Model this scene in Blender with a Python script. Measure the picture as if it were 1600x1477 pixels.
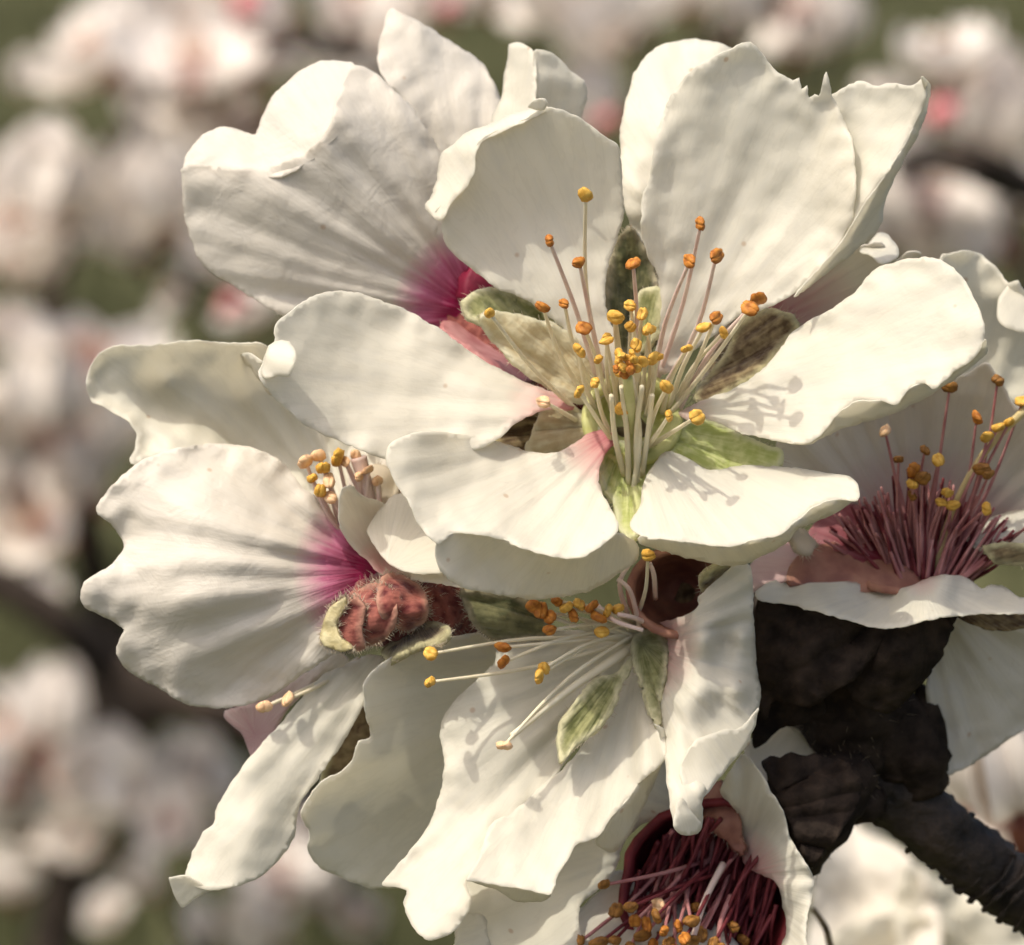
import bpy, math, random
import numpy as np
from mathutils import Vector, Matrix, Euler, noise
from mathutils.geometry import delaunay_2d_cdt

random.seed(7); noise.seed_set(3)
SC = bpy.context.scene
COL = SC.collection
for _o in list(bpy.data.objects): bpy.data.objects.remove(_o)

# ------------------------------------------------------------------ camera, sky, sun, exposure
PITCH = math.radians(15)
CAM = Vector((0, 0, 1.55))
FOCUS = 0.26                       # metres to the main blossom
LENS = 146.0
cam_d = bpy.data.cameras.new('camera'); cam = bpy.data.objects.new('camera', cam_d); COL.objects.link(cam)
cam.location = CAM; cam.rotation_euler = (math.pi/2 - PITCH, 0, 0)
cam_d.sensor_width = 36; cam_d.lens = LENS; cam_d.clip_start = 0.005; cam_d.clip_end = 2000
cam_d.dof.use_dof = True; cam_d.dof.focus_distance = FOCUS; cam_d.dof.aperture_fstop = 50
SC.camera = cam
R = Matrix.Rotation(math.pi/2 - PITCH, 3, 'X')
SUN_C = Vector((-0.36, 0.78, 0.45)).normalized()      # towards the sun, seen from the camera
SUN_W = (R @ SUN_C).normalized()
elev = math.asin(SUN_W.z); az = math.atan2(SUN_W.x, SUN_W.y)
w = bpy.data.worlds.new('World'); SC.world = w; w.use_nodes = True
nt = w.node_tree; nt.nodes.clear()
sky = nt.nodes.new('ShaderNodeTexSky'); sky.sky_type = 'NISHITA'; sky.sun_disc = False
sky.sun_elevation = elev; sky.sun_rotation = az; sky.air_density = 1.0; sky.dust_density = 7.0; sky.ozone_density = 0.6
bg = nt.nodes.new('ShaderNodeBackground'); bg.inputs[1].default_value = 0.15
wo = nt.nodes.new('ShaderNodeOutputWorld')
nt.links.new(sky.outputs[0], bg.inputs[0]); nt.links.new(bg.outputs[0], wo.inputs[0])
sun_d = bpy.data.lights.new('sun', 'SUN'); sun = bpy.data.objects.new('sun', sun_d); COL.objects.link(sun)
sun_d.energy = 2.0; sun_d.angle = math.radians(0.5); sun_d.color = (1.0, 0.95, 0.82)
sun.rotation_euler = SUN_W.to_track_quat('Z', 'Y').to_euler()
SC.view_settings.view_transform = 'Standard'; SC.view_settings.look = 'None'
SC.view_settings.exposure = 0.47; SC.view_settings.gamma = 1.0; SC.view_settings.use_curve_mapping = False
SC.render.engine = 'CYCLES'
SC.cycles.use_denoising = True; SC.cycles.max_bounces = 8; SC.cycles.transparent_max_bounces = 4
SC.cycles.sample_clamp_indirect = 6

def P(px, py, d=0.0):
    """real point (metres) from a place in the 1600 px photograph and a distance in cm in front of (+) or behind (-) the plane of focus"""
    D = FOCUS*100 - d
    k = 36.0/LENS/1600*D
    return CAM + R @ Vector(((px-800)*k*.01, -(py-738.5)*k*.01, -D*.01))

# ------------------------------------------------------------------ materials
def node_mat(name):
    m = bpy.data.materials.new(name); m.use_nodes = True
    n = m.node_tree.nodes; n.clear()
    return m, n, m.node_tree.links

def N(n, t, **kw):
    o = n.new(t)
    for k, v in kw.items(): setattr(o, k, v)
    return o

def petal_material(name, white, pink, deep, trans=0.5, vein=0.28, wrinkle=0.12):
    m, n, l = node_mat(name)
    out = N(n, 'ShaderNodeOutputMaterial')
    at = N(n, 'ShaderNodeAttribute', attribute_name='vein_angle')
    ar = N(n, 'ShaderNodeAttribute', attribute_name='vein_radius')
    ap = N(n, 'ShaderNodeAttribute', attribute_name='base_tint')
    cx = N(n, 'ShaderNodeCombineXYZ'); l.new(at.outputs['Fac'], cx.inputs[0]); l.new(ar.outputs['Fac'], cx.inputs[1])
    vn = N(n, 'ShaderNodeTexNoise'); vn.inputs['Scale'].default_value = 1.0; vn.inputs['Detail'].default_value = 3
    l.new(cx.outputs[0], vn.inputs['Vector'])
    tc = N(n, 'ShaderNodeTexCoord')
    wn = N(n, 'ShaderNodeTexNoise'); wn.inputs['Scale'].default_value = 420; wn.inputs['Detail'].default_value = 5; wn.inputs['Distortion'].default_value = .6
    l.new(tc.outputs['Object'], wn.inputs['Vector'])
    fn = N(n, 'ShaderNodeTexNoise'); fn.inputs['Scale'].default_value = 3200; fn.inputs['Detail'].default_value = 2
    l.new(tc.outputs['Object'], fn.inputs['Vector'])
    b1 = N(n, 'ShaderNodeBump'); b1.inputs['Strength'].default_value = vein; b1.inputs['Distance'].default_value = .00025
    l.new(vn.outputs[0], b1.inputs['Height'])
    b2 = N(n, 'ShaderNodeBump'); b2.inputs['Strength'].default_value = wrinkle; b2.inputs['Distance'].default_value = .0006
    l.new(wn.outputs[0], b2.inputs['Height']); l.new(b1.outputs[0], b2.inputs['Normal'])
    b3 = N(n, 'ShaderNodeBump'); b3.inputs['Strength'].default_value = .12; b3.inputs['Distance'].default_value = .0001
    l.new(fn.outputs[0], b3.inputs['Height']); l.new(b2.outputs[0], b3.inputs['Normal'])
    # colour: white, faint vein tint, pink to deep magenta towards the claw
    r0 = N(n, 'ShaderNodeValToRGB'); r0.color_ramp.elements[0].position = .3; r0.color_ramp.elements[1].position = .72
    r0.color_ramp.elements[0].color = (*[c*.93 for c in white], 1); r0.color_ramp.elements[1].color = (*white, 1)
    for ps, kf in ((.478, .985), (.492, .95), (.506, .95), (.52, .985)):
        e_ = r0.color_ramp.elements.new(ps); e_.color = (white[0]*kf, white[1]*kf*.995, white[2]*kf*.98, 1)
    l.new(vn.outputs[0], r0.inputs[0])
    vo = N(n, 'ShaderNodeTexVoronoi'); vo.inputs['Scale'].default_value = 300; l.new(tc.outputs['Object'], vo.inputs['Vector'])
    sp = N(n, 'ShaderNodeValToRGB'); sp.color_ramp.elements[0].position = .035; sp.color_ramp.elements[0].color = (.45, .45, .45, 1); sp.color_ramp.elements[1].position = .07; sp.color_ramp.elements[1].color = (0, 0, 0, 1)
    l.new(vo.outputs['Distance'], sp.inputs[0])
    bl = N(n, 'ShaderNodeMixRGB'); l.new(sp.outputs[0], bl.inputs[0]); l.new(r0.outputs[0], bl.inputs[1]); bl.inputs[2].default_value = (.50, .30, .14, 1)
    ma = N(n, 'ShaderNodeMath', operation='MULTIPLY_ADD'); l.new(vn.outputs[0], ma.inputs[0]); ma.inputs[1].default_value = .8
    ma.inputs[1].default_value = 1.1; ma.inputs[2].default_value = .45
    sb = N(n, 'ShaderNodeMath', operation='MULTIPLY'); l.new(ma.outputs[0], sb.inputs[0]); l.new(ap.outputs['Fac'], sb.inputs[1])
    rp = N(n, 'ShaderNodeValToRGB'); e = rp.color_ramp.elements
    e[0].position = .06; e[0].color = (0, 0, 0, 1); e[1].position = .55; e[1].color = (1, 1, 1, 1)
    l.new(sb.outputs[0], rp.inputs[0])
    mx = N(n, 'ShaderNodeMixRGB'); l.new(rp.outputs[0], mx.inputs[0]); l.new(bl.outputs[0], mx.inputs[1]); mx.inputs[2].default_value = (*pink, 1)
    rd = N(n, 'ShaderNodeValToRGB'); e = rd.color_ramp.elements
    e[0].position = .45; e[0].color = (0, 0, 0, 1); e[1].position = 1.0; e[1].color = (1, 1, 1, 1)
    l.new(sb.outputs[0], rd.inputs[0])
    my = N(n, 'ShaderNodeMixRGB'); l.new(rd.outputs[0], my.inputs[0]); l.new(mx.outputs[0], my.inputs[1]); my.inputs[2].default_value = (*deep, 1)
    p = N(n, 'ShaderNodeBsdfPrincipled'); p.inputs['Roughness'].default_value = .55; p.inputs['Specular IOR Level'].default_value = .3
    p.inputs['Sheen Weight'].default_value = .12
    l.new(my.outputs[0], p.inputs['Base Color']); l.new(b3.outputs[0], p.inputs['Normal'])
    t = N(n, 'ShaderNodeBsdfTranslucent'); l.new(my.outputs[0], t.inputs[0]); l.new(b3.outputs[0], t.inputs['Normal'])
    ms = N(n, 'ShaderNodeMixShader'); ms.inputs[0].default_value = trans
    l.new(p.outputs[0], ms.inputs[1]); l.new(t.outputs[0], ms.inputs[2]); l.new(ms.outputs[0], out.inputs[0])
    return m

def plain(name, c1, c2=None, scale=600, rough=.6, trans=0.0, bump=.4, dist=.0004, spec=.3, detail=5, lo=.35, hi=.68):
    m, n, l = node_mat(name)
    out = N(n, 'ShaderNodeOutputMaterial'); c2 = c2 or c1
    tc = N(n, 'ShaderNodeTexCoord'); nz = N(n, 'ShaderNodeTexNoise'); nz.inputs['Scale'].default_value = scale; nz.inputs['Detail'].default_value = detail
    l.new(tc.outputs['Object'], nz.inputs['Vector'])
    r = N(n, 'ShaderNodeValToRGB'); r.color_ramp.elements[0].position = lo; r.color_ramp.elements[1].position = hi
    r.color_ramp.elements[0].color = (*c1, 1); r.color_ramp.elements[1].color = (*c2, 1); l.new(nz.outputs[0], r.inputs[0])
    b = N(n, 'ShaderNodeBump'); b.inputs['Strength'].default_value = bump; b.inputs['Distance'].default_value = dist
    l.new(nz.outputs[0], b.inputs['Height'])
    p = N(n, 'ShaderNodeBsdfPrincipled'); p.inputs['Roughness'].default_value = rough; p.inputs['Specular IOR Level'].default_value = spec
    l.new(r.outputs[0], p.inputs['Base Color']); l.new(b.outputs[0], p.inputs['Normal'])
    if trans:
        t = N(n, 'ShaderNodeBsdfTranslucent'); l.new(r.outputs[0], t.inputs[0])
        ms = N(n, 'ShaderNodeMixShader'); ms.inputs[0].default_value = trans
        l.new(p.outputs[0], ms.inputs[1]); l.new(t.outputs[0], ms.inputs[2]); l.new(ms.outputs[0], out.inputs[0])
    else: l.new(p.outputs[0], out.inputs[0])
    return m

def sepal_material(name, c1, c2, rim, trans=.3):
    m, n, l = node_mat(name); out = N(n, 'ShaderNodeOutputMaterial')
    at = N(n, 'ShaderNodeAttribute', attribute_name='vein_angle'); ar = N(n, 'ShaderNodeAttribute', attribute_name='vein_radius'); ap = N(n, 'ShaderNodeAttribute', attribute_name='pale_rim')
    cx = N(n, 'ShaderNodeCombineXYZ'); l.new(at.outputs['Fac'], cx.inputs[0]); l.new(ar.outputs['Fac'], cx.inputs[1])
    vn = N(n, 'ShaderNodeTexNoise'); vn.inputs['Scale'].default_value = 1.6; vn.inputs['Detail'].default_value = 4; l.new(cx.outputs[0], vn.inputs['Vector'])
    tc = N(n, 'ShaderNodeTexCoord'); nz = N(n, 'ShaderNodeTexNoise'); nz.inputs['Scale'].default_value = 1400; nz.inputs['Detail'].default_value = 4; l.new(tc.outputs['Object'], nz.inputs['Vector'])
    ad = N(n, 'ShaderNodeMath', operation='ADD'); l.new(vn.outputs[0], ad.inputs[0]); l.new(nz.outputs[0], ad.inputs[1])
    r = N(n, 'ShaderNodeValToRGB'); r.color_ramp.elements[0].position = .42; r.color_ramp.elements[1].position = .60
    hf = N(n, 'ShaderNodeMath', operation='MULTIPLY'); l.new(ad.outputs[0], hf.inputs[0]); hf.inputs[1].default_value = .5
    r.color_ramp.elements[0].color = (*c1, 1); r.color_ramp.elements[1].color = (*c2, 1); l.new(hf.outputs[0], r.inputs[0])
    rm = N(n, 'ShaderNodeMath', operation='MULTIPLY'); l.new(ap.outputs['Fac'], rm.inputs[0]); l.new(nz.outputs[0], rm.inputs[1])
    r2 = N(n, 'ShaderNodeValToRGB'); r2.color_ramp.elements[0].position = .05; r2.color_ramp.elements[1].position = .45; l.new(rm.outputs[0], r2.inputs[0])
    mx = N(n, 'ShaderNodeMixRGB'); l.new(r2.outputs[0], mx.inputs[0]); l.new(r.outputs[0], mx.inputs[1]); mx.inputs[2].default_value = (*rim, 1)
    b = N(n, 'ShaderNodeBump'); b.inputs['Strength'].default_value = .8; b.inputs['Distance'].default_value = .0005; l.new(hf.outputs[0], b.inputs['Height'])
    p = N(n, 'ShaderNodeBsdfPrincipled'); p.inputs['Roughness'].default_value = .7; p.inputs['Specular IOR Level'].default_value = .2; p.inputs['Sheen Weight'].default_value = .25
    l.new(mx.outputs[0], p.inputs['Base Color']); l.new(b.outputs[0], p.inputs['Normal'])
    t = N(n, 'ShaderNodeBsdfTranslucent'); l.new(mx.outputs[0], t.inputs[0])
    ms = N(n, 'ShaderNodeMixShader'); ms.inputs[0].default_value = trans
    l.new(p.outputs[0], ms.inputs[1]); l.new(t.outputs[0], ms.inputs[2]); l.new(ms.outputs[0], out.inputs[0]); return m

WHITE = (.845, .815, .72)
M_PET = petal_material('petal_inner', WHITE, (.78, .42, .40), (.50, .10, .16))
M_BACK = petal_material('petal_outer', (.76, .715, .635), (.66, .24, .38), (.34, .015, .085), vein=.4, wrinkle=.35, trans=.36)
M_MAUVE = petal_material('petal_deep_base', (.76, .72, .64), (.50, .22, .24), (.22, .02, .035), vein=.6, trans=.3)
M_FIL = plain('filament_cream', (.80, .72, .52), (.84, .79, .62), trans=.25, bump=.1)
M_FILP = plain('filament_pink', (.72, .54, .48), (.80, .68, .60), trans=.25, bump=.1)
M_FILR = plain('filament_red', (.10, .012, .018), (.24, .05, .055), trans=.2, bump=.1)
M_FILM = plain('filament_mauve', (.40, .15, .15), (.58, .30, .28), trans=.2, bump=.1)
M_AO = plain('anther_orange', (.28, .085, .010), (.56, .23, .035), scale=2500, bump=.7, dist=.0002)
M_AY = plain('anther_yellow', (.50, .25, .03), (.76, .48, .10), scale=2500, bump=.7, dist=.0002)
M_AB = plain('anther_brown', (.16, .065, .012), (.36, .17, .035), scale=2500, bump=.7, dist=.0002)
M_AP = plain('anther_pale', (.72, .42, .22), (.80, .58, .36), scale=2500, bump=.6, dist=.0002)
M_PIST = plain('pistil_green', (.50, .52, .22), (.66, .64, .36), trans=.2, bump=.2)
M_PISTY = plain('pistil_yellow', (.62, .50, .22), (.72, .60, .32), trans=.2, bump=.2)
M_STIG = plain('stigma_gold', (.55, .32, .04), (.78, .55, .12), scale=3000, bump=.8)
M_SEP = sepal_material('sepal_green', (.20, .21, .075), (.44, .43, .20), (.70, .66, .42), .35)
M_SEPL = sepal_material('sepal_lime', (.50, .56, .18), (.78, .80, .40), (.78, .78, .52), .4)  # lightened so the colour carries the glow of the flower centre
M_SEPD = sepal_material('sepal_dark_green', (.07, .075, .032), (.20, .19, .09), (.34, .30, .20), .2)
M_SEPB = sepal_material('sepal_brown', (.09, .055, .026), (.30, .23, .12), (.50, .46, .26), .2)
M_SEPR = sepal_material('calyx_red', (.10, .012, .013), (.36, .12, .09), (.46, .24, .17), .2)
M_SEPC = plain('sepal_cream', (.50, .42, .20), (.75, .68, .42), scale=900, trans=.3, bump=.8)
M_TAN = sepal_material('hypanthium_tan', (.66, .56, .34), (.82, .76, .54), (.82, .78, .58), .5)
M_GREENY = plain('hypanthium_lime', (.58, .58, .20), (.74, .74, .36), scale=700, trans=.25, bump=.4)  # cup colour raised as well, with the centre's glow put into it
M_CUPR = plain('cup_maroon', (.09, .006, .010), (.20, .025, .03), scale=500, bump=.6)
M_CUPB = plain('cup_mauve_brown', (.20, .08, .06), (.36, .18, .12), scale=500, bump=.6)
M_MAG = plain('calyx_magenta', (.10, .004, .018), (.22, .012, .04), scale=600, bump=.7)
M_BARK = plain('bark_dark', (.008, .006, .0045), (.052, .037, .026), scale=420, bump=1.0, dist=.0012, rough=.7, spec=.3, detail=10)
M_BARKC = plain('calyx_dark', (.011, .007, .005), (.040, .027, .019), scale=700, bump=.9, dist=.0006, rough=.8, spec=.15, detail=8)
M_HAIR = plain('fuzz_pale', (.60, .52, .40), (.72, .64, .5), trans=.4, bump=0)

# ------------------------------------------------------------------ mesh helpers
def thing(name, label, cat, loc, group=None):
    o = bpy.data.objects.new(name, None); COL.objects.link(o); o.empty_display_size = .002
    o.location = loc; o['label'] = label; o['category'] = cat; o['kind'] = 'thing'
    if group: o['group'] = group
    return o

def mesh_obj(name, verts, faces, mats, parent=None, smooth=True, midx=None, attrs=None):
    org = parent_origin(parent)
    me = bpy.data.meshes.new(name)
    me.from_pydata([tuple(Vector(v) - org) for v in verts], [], faces)
    for m in (mats if isinstance(mats, (list, tuple)) else [mats]): me.materials.append(m)
    if midx: me.polygons.foreach_set('material_index', midx)
    if smooth: me.polygons.foreach_set('use_smooth', [True]*len(me.polygons))
    for k, v in (attrs or {}).items():
        a = me.attributes.new(k, 'FLOAT', 'POINT'); a.data.foreach_set('value', np.asarray(v, dtype=np.float32))
    me.update()
    o = bpy.data.objects.new(name, me); COL.objects.link(o)
    if parent: o.parent = parent
    return o

def parent_origin(p):
    v = Vector((0, 0, 0))
    while p is not None:
        v += p.location; p = p.parent
    return v

def catmull(pts, step=6.0, closed=True):
    pts = [np.array(p[:2], float) for p in pts]; n = len(pts); out = []
    for i in range(n if closed else n-1):
        p0, p1, p2, p3 = (pts[(i-1) % n], pts[i], pts[(i+1) % n], pts[(i+2) % n]) if closed else (pts[max(i-1, 0)], pts[i], pts[i+1], pts[min(i+2, n-1)])
        L = np.linalg.norm(p2-p1); k = max(1, int(round(L/step)))
        # centripetal-ish: limit tangents so that long-short joints do not overshoot
        t1 = (p2-p0)*.5; t2 = (p3-p1)*.5
        for t in (t1, t2):
            q = np.linalg.norm(t)
            if q > L: t *= L/q
        for j in range(k):
            s = j/k
            out.append((2*s**3-3*s**2+1)*p1 + (s**3-2*s**2+s)*t1 + (-2*s**3+3*s**2)*p2 + (s**3-s**2)*t2)
    if not closed: out.append(pts[-1])
    return out

def tps(ctrl, reg=.02):
    c = np.array(ctrl, float); X = c[:, :2]/100.; z = c[:, 2]; n = len(c)
    def U(r2): return np.where(r2 > 1e-12, .5*r2*np.log(np.maximum(r2, 1e-12)), 0)
    K = U(((X[:, None]-X[None])**2).sum(-1)) + np.eye(n)*reg
    Pm = np.hstack([np.ones((n, 1)), X])
    A = np.zeros((n+3, n+3)); A[:n, :n] = K; A[:n, n:] = Pm; A[n:, :n] = Pm.T
    s = np.linalg.lstsq(A, np.concatenate([z, [0, 0, 0]]), rcond=None)[0]
    def f(q):
        q = np.asarray(q, float)/100.
        return U(((q[:, None]-X[None])**2).sum(-1)) @ s[:n] + s[n] + q @ s[n+1:]
    return f

def sheet(outline, ctrl, base, tint=(0, 0), ripple=.03, fold=.02, curl=0.0, curl_w=28, seed=0, step=6.0, jag=1.1, folds=9):
    """a thin curved sheet: outline and depths of its own, returned as verts, faces and attributes"""
    ol = catmull(outline, step)
    ol = [p + jag*np.array([noise.noise(Vector((p[0]*.06, p[1]*.06, seed))), noise.noise(Vector((p[0]*.06, p[1]*.06, seed+9)))])*2 + jag*np.array([noise.noise(Vector((p[0]*.21, p[1]*.21, seed+3))), noise.noise(Vector((p[0]*.21, p[1]*.21, seed+7)))])*1.5 for p in ol]
    O = np.array(ol); x0, y0 = O.min(0); x1, y1 = O.max(0)
    g = []; s = step*1.25; r = 0; y = y0+s*.5
    while y < y1:
        x = x0 + (s*.5 if r % 2 else 0)
        while x < x1: g.append((x, y)); x += s
        y += s*.866; r += 1
    G = np.array(g)
    dmin = np.sqrt(((G[:, None]-O[None])**2).sum(-1)).min(1)
    ins = np.zeros(len(G), bool)
    a, b = O, np.roll(O, -1, 0)
    for (ax, ay), (bx, by) in zip(a, b):
        c = ((ay > G[:, 1]) != (by > G[:, 1])) & (G[:, 0] < (bx-ax)*(G[:, 1]-ay)/((by-ay) if by != ay else 1e-9)+ax)
        ins ^= c
    G = G[ins & (dmin > step*.6)]
    pts = [Vector(p) for p in O] + [Vector(p) for p in G]
    n = len(O)
    vs, es, fs, *_ = delaunay_2d_cdt(pts, [(i, (i+1) % n) for i in range(n)], [], 1, 1e-4)
    V = np.array([tuple(v) for v in vs])
    d = tps(ctrl)(V)
    de = np.sqrt(((V[:, None]-O[None])**2).sum(-1)).min(1)
    ed = np.clip(1-de/60., 0, 1)
    dx = V[:, 0]-base[0]; dy = V[:, 1]-base[1]; rad = np.hypot(dx, dy)/100.
    cen = O.mean(0); a0 = math.atan2(cen[1]-base[1], cen[0]-base[0])
    ang = (np.arctan2(dy, dx)-a0+math.pi) % (2*math.pi) - math.pi
    rn = np.array([noise.noise(Vector((x*.013, y*.013, seed*1.7)))+.5*noise.noise(Vector((x*.034, y*.034, seed*1.7+5))) for x, y in V])
    fo = np.array([noise.noise(Vector((an*folds, ra*.35, seed*2.3))) for an, ra in zip(ang, rad)])
    d = d + ripple*rn*(.35+1.1*ed) + fold*fo*np.clip(rad, 0, 1.2)
    if curl: d = d + curl*np.clip(1-de/curl_w, 0, 1)**2
    W = [P(x, y, z) for (x, y), z in zip(V, d)]
    if tint[0] > 0:
        tw = np.clip(1-rad*100/tint[0], 0, 1)*tint[1]
    else: tw = np.zeros(len(V))
    return W, [tuple(reversed(f)) for f in fs], ang*16+seed*3.1, rad*.7+seed, tw, np.clip(1-de/13., 0, 1)

def petal(parent, name, sheets, base, mat=None, thick=.00008, **kw):
    VV, FF, A, B, T = [], [], [], [], []
    seed = kw.pop('seed', random.random()*50)
    for i, s in enumerate(sheets):
        ol, ct = s[0], s[1]; k2 = dict(kw)
        if len(s) > 2: k2.update(s[2])
        W, F, an, ra, tw, _ = sheet(ol, ct, base, seed=seed, **k2)
        off = len(VV); VV += W; FF += [tuple(x+off for x in f) for f in F]
        A += list(an); B += list(ra); T += list(tw)
    o = mesh_obj(name, VV, FF, mat or M_PET, parent, attrs={'vein_angle': A, 'vein_radius': B, 'base_tint': T})
    md = o.modifiers.new('thickness', 'SOLIDIFY'); md.thickness = thick; md.offset = 0
    return o

def tube_data(path, radii, sides=8, cap=True, rough=0.0, seed=0, ell=None):
    pts = [Vector(p) for p in path]; n = len(pts); V, F = [], []
    tan = [(pts[min(i+1, n-1)]-pts[max(i-1, 0)]).normalized() for i in range(n)]
    up = tan[0].orthogonal().normalized()
    for i, (p, t, r) in enumerate(zip(pts, tan, radii)):
        up = (up - t*up.dot(t)).normalized(); sd = t.cross(up)
        for k in range(sides):
            a = 2*math.pi*k/sides; q = up*math.cos(a)+sd*math.sin(a)
            rr = r*(1+rough*noise.noise(Vector((math.cos(a)*1.7, math.sin(a)*1.7, i*.55+seed)))+ .5*rough*noise.noise(Vector((math.cos(a)*4, math.sin(a)*4, i*1.3+seed))))
            V.append(p+q*rr)
    for i in range(n-1):
        for k in range(sides):
            a = i*sides+k; b = i*sides+(k+1) % sides
            F.append((a, b, b+sides, a+sides))
    if cap:
        F.append(tuple(range(sides-1, -1, -1))); F.append(tuple((n-1)*sides+k for k in range(sides)))
    return V, F

def path3(ctrl, n=16):
    """smooth path through (px,py,d,radius_px) controls -> points in metres and radii in metres"""
    C = [np.array(c, float) for c in ctrl]; m = len(C); out = []
    for j in range(n+1):
        s = j/n*(m-1); i = min(int(s), m-2); t = s-i
        p0, p1, p2, p3 = C[max(i-1, 0)], C[i], C[i+1], C[min(i+2, m-1)]
        out.append(.5*((2*p1)+(-p0+p2)*t+(2*p0-5*p1+4*p2-p3)*t*t+(-p0+3*p1-3*p2+p3)*t**3))
    return [P(*c[:3]) for c in out], [max(.00002, c[3])*4e-5 for c in out]

def tube(parent, name, ctrl, mat, n=16, sides=12, rough=0.0, seed=0, cap=True):
    p, r = path3(ctrl, n); V, F = tube_data(p, r, sides, cap, rough, seed)
    return mesh_obj(name, V, F, mat, parent)

def anther_mesh(name, mat, seed):
    """two swollen lobes with a groove between, attached at the middle"""
    rnd = random.Random(seed); V, F = [], []
    for side in (-1, 1):
        off = len(V); sg, rg = 9, 6
        for i in range(rg+1):
            th = math.pi*i/rg
            for k in range(sg):
                a = 2*math.pi*k/sg
                x = math.sin(th)*math.cos(a)*.00029 + side*.00014*(1-.5*math.cos(th)**2)
                y = math.sin(th)*math.sin(a)*.00026
                z = math.cos(th)*.00050 + rnd.uniform(-.2, .2)*.00008
                y += .00010*(z/.0005)**2*(1 if side > 0 else .6)
                f = 1+.12*rnd.uniform(-1, 1)
                V.append((x*f, y*f, z))
        for i in range(rg):
            for k in range(sg):
                a = off+i*sg+k; b = off+i*sg+(k+1) % sg
                F.append((a, a+sg, b+sg, b))
    me = bpy.data.meshes.new(name); me.from_pydata(V, [], F); me.materials.append(mat)
    me.polygons.foreach_set('use_smooth', [True]*len(F)); me.update()
    return me
ANTH = {k: [anther_mesh('anther', m, s) for s in range(4)] for k, m in dict(o=M_AO, y=M_AY, b=M_AB, p=M_AP).items()}

def stamen(parent, base, tip, col='o', fil=None, bend=None, r=(4.2, 2.9), size=1.0, noanther=False):
    rnd = random.Random(int(tip[0]*7+tip[1]*13))
    b = np.array(base, float); t = np.array(tip, float); m = (b+t)/2
    q = np.array([-(t-b)[1], (t-b)[0], 0]); L = np.linalg.norm(q) or 1
    bd = rnd.uniform(-.07, .07)*L if bend is None else bend
    m = m + q/L*bd; m[2] += .06*rnd.uniform(-1, 1)
    pts, rr = path3([(*b, r[0]), (*m, (r[0]+r[1])/2), (*t, r[1])], 10)
    V, F = tube_data(pts, rr, 7, True)
    o = mesh_obj('stamen', V, F, fil or M_FIL, parent)
    if not noanther:
        a = bpy.data.objects.new('anther', rnd.choice(ANTH[col])); COL.objects.link(a); a.parent = o
        a.location = pts[-1] - parent_origin(o)
        a.rotation_euler = (math.pi/2-PITCH+rnd.uniform(-.9, .9), rnd.uniform(-1.6, 1.6), rnd.uniform(-.8, .8))
        s = size*rnd.uniform(.88, 1.12)*1.02; s *= 1.08; a.scale = (s*rnd.uniform(.75, 1.15), s*rnd.uniform(.8, 1.15), s*rnd.uniform(.8, 1.3))
    return o

def hairs(parent, name, spots, length, mat=M_HAIR, r=.000022):
    """spots: list of (point, direction) in metres; thin three-sided hairs joined as fuzz"""
    V, F = [], []
    for p, dr in spots:
        dr = (dr+Vector([random.gauss(0, .35) for _ in range(3)])).normalized(); L = length*random.uniform(.5, 1.2)
        sag = Vector([random.gauss(0, .2) for _ in range(3)])*L
        u = dr.orthogonal().normalized()*r; v = dr.cross(u).normalized()*r
        o = len(V); mid = p+dr*L*.5+sag*.3; tip = p+dr*L+sag
        V += [p+u, p-u*.5+v*.87, p-u*.5-v*.87, mid+u*.8, mid-u*.4+v*.7, mid-u*.4-v*.7, tip]
        F += [(o, o+1, o+4, o+3), (o+1, o+2, o+5, o+4), (o+2, o, o+3, o+5), (o+3, o+4, o+6), (o+4, o+5, o+6), (o+5, o+3, o+6)]
    h = mesh_obj(name, V, F, mat, parent); h['kind'] = 'stuff'
    return h

def hair_on(o, parent, n, length, mat=M_HAIR, r=.000022):
    me = o.data; org = parent_origin(o); sp = []
    ps = [p for p in me.polygons]; rnd = random.Random(n)
    for _ in range(n):
        p = rnd.choice(ps); vs = [me.vertices[i].co for i in p.vertices][:3]
        a, b = rnd.random(), rnd.random()
        if a+b > 1: a, b = 1-a, 1-b
        q = vs[0]+(vs[1]-vs[0])*a+(vs[2]-vs[0])*b
        sp.append((q+org, p.normal))
    return hairs(parent, 'fuzz', sp, length, mat, r)

def sepal(parent, outline, ctrl, base, mat, fuzz=0, name='sepal', thick=.00045, **kw):
    kw.setdefault('ripple', .05); kw.setdefault('fold', .06); kw.setdefault('step', 5.0)
    W, F, an, ra, _, rim = sheet(outline, ctrl, base, seed=random.random()*40, **kw)
    o = mesh_obj(name, W, F, mat, parent, attrs={'vein_angle': an, 'vein_radius': ra, 'pale_rim': rim})
    md = o.modifiers.new('thickness', 'SOLIDIFY'); md.thickness = thick; md.offset = 0
    if fuzz:
        ol = catmull(outline, 4); f = tps(ctrl); c = np.mean(ol, 0); sp = []
        for _ in range(fuzz):
            q = random.choice(ol); z = float(f(np.array([q]))[0]); k = q+(q-c)/np.linalg.norm(q-c)*8
            a = P(q[0], q[1], z); sp.append((a, (P(k[0], k[1], z+.03)-a).normalized()))
        hairs(o, 'fuzz', sp, .0005)
    return o

# ================================================================== BLOSSOM 1: the open one in the middle
GRP = 'almond blossoms crowded at the tip of the dark twig'
f1 = thing('almond_blossom', 'wide open cream almond blossom facing the camera, orange anthers spread round a golden pistil', 'blossom', P(985, 690, -.9), GRP)
C1 = (985, 660)
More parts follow.
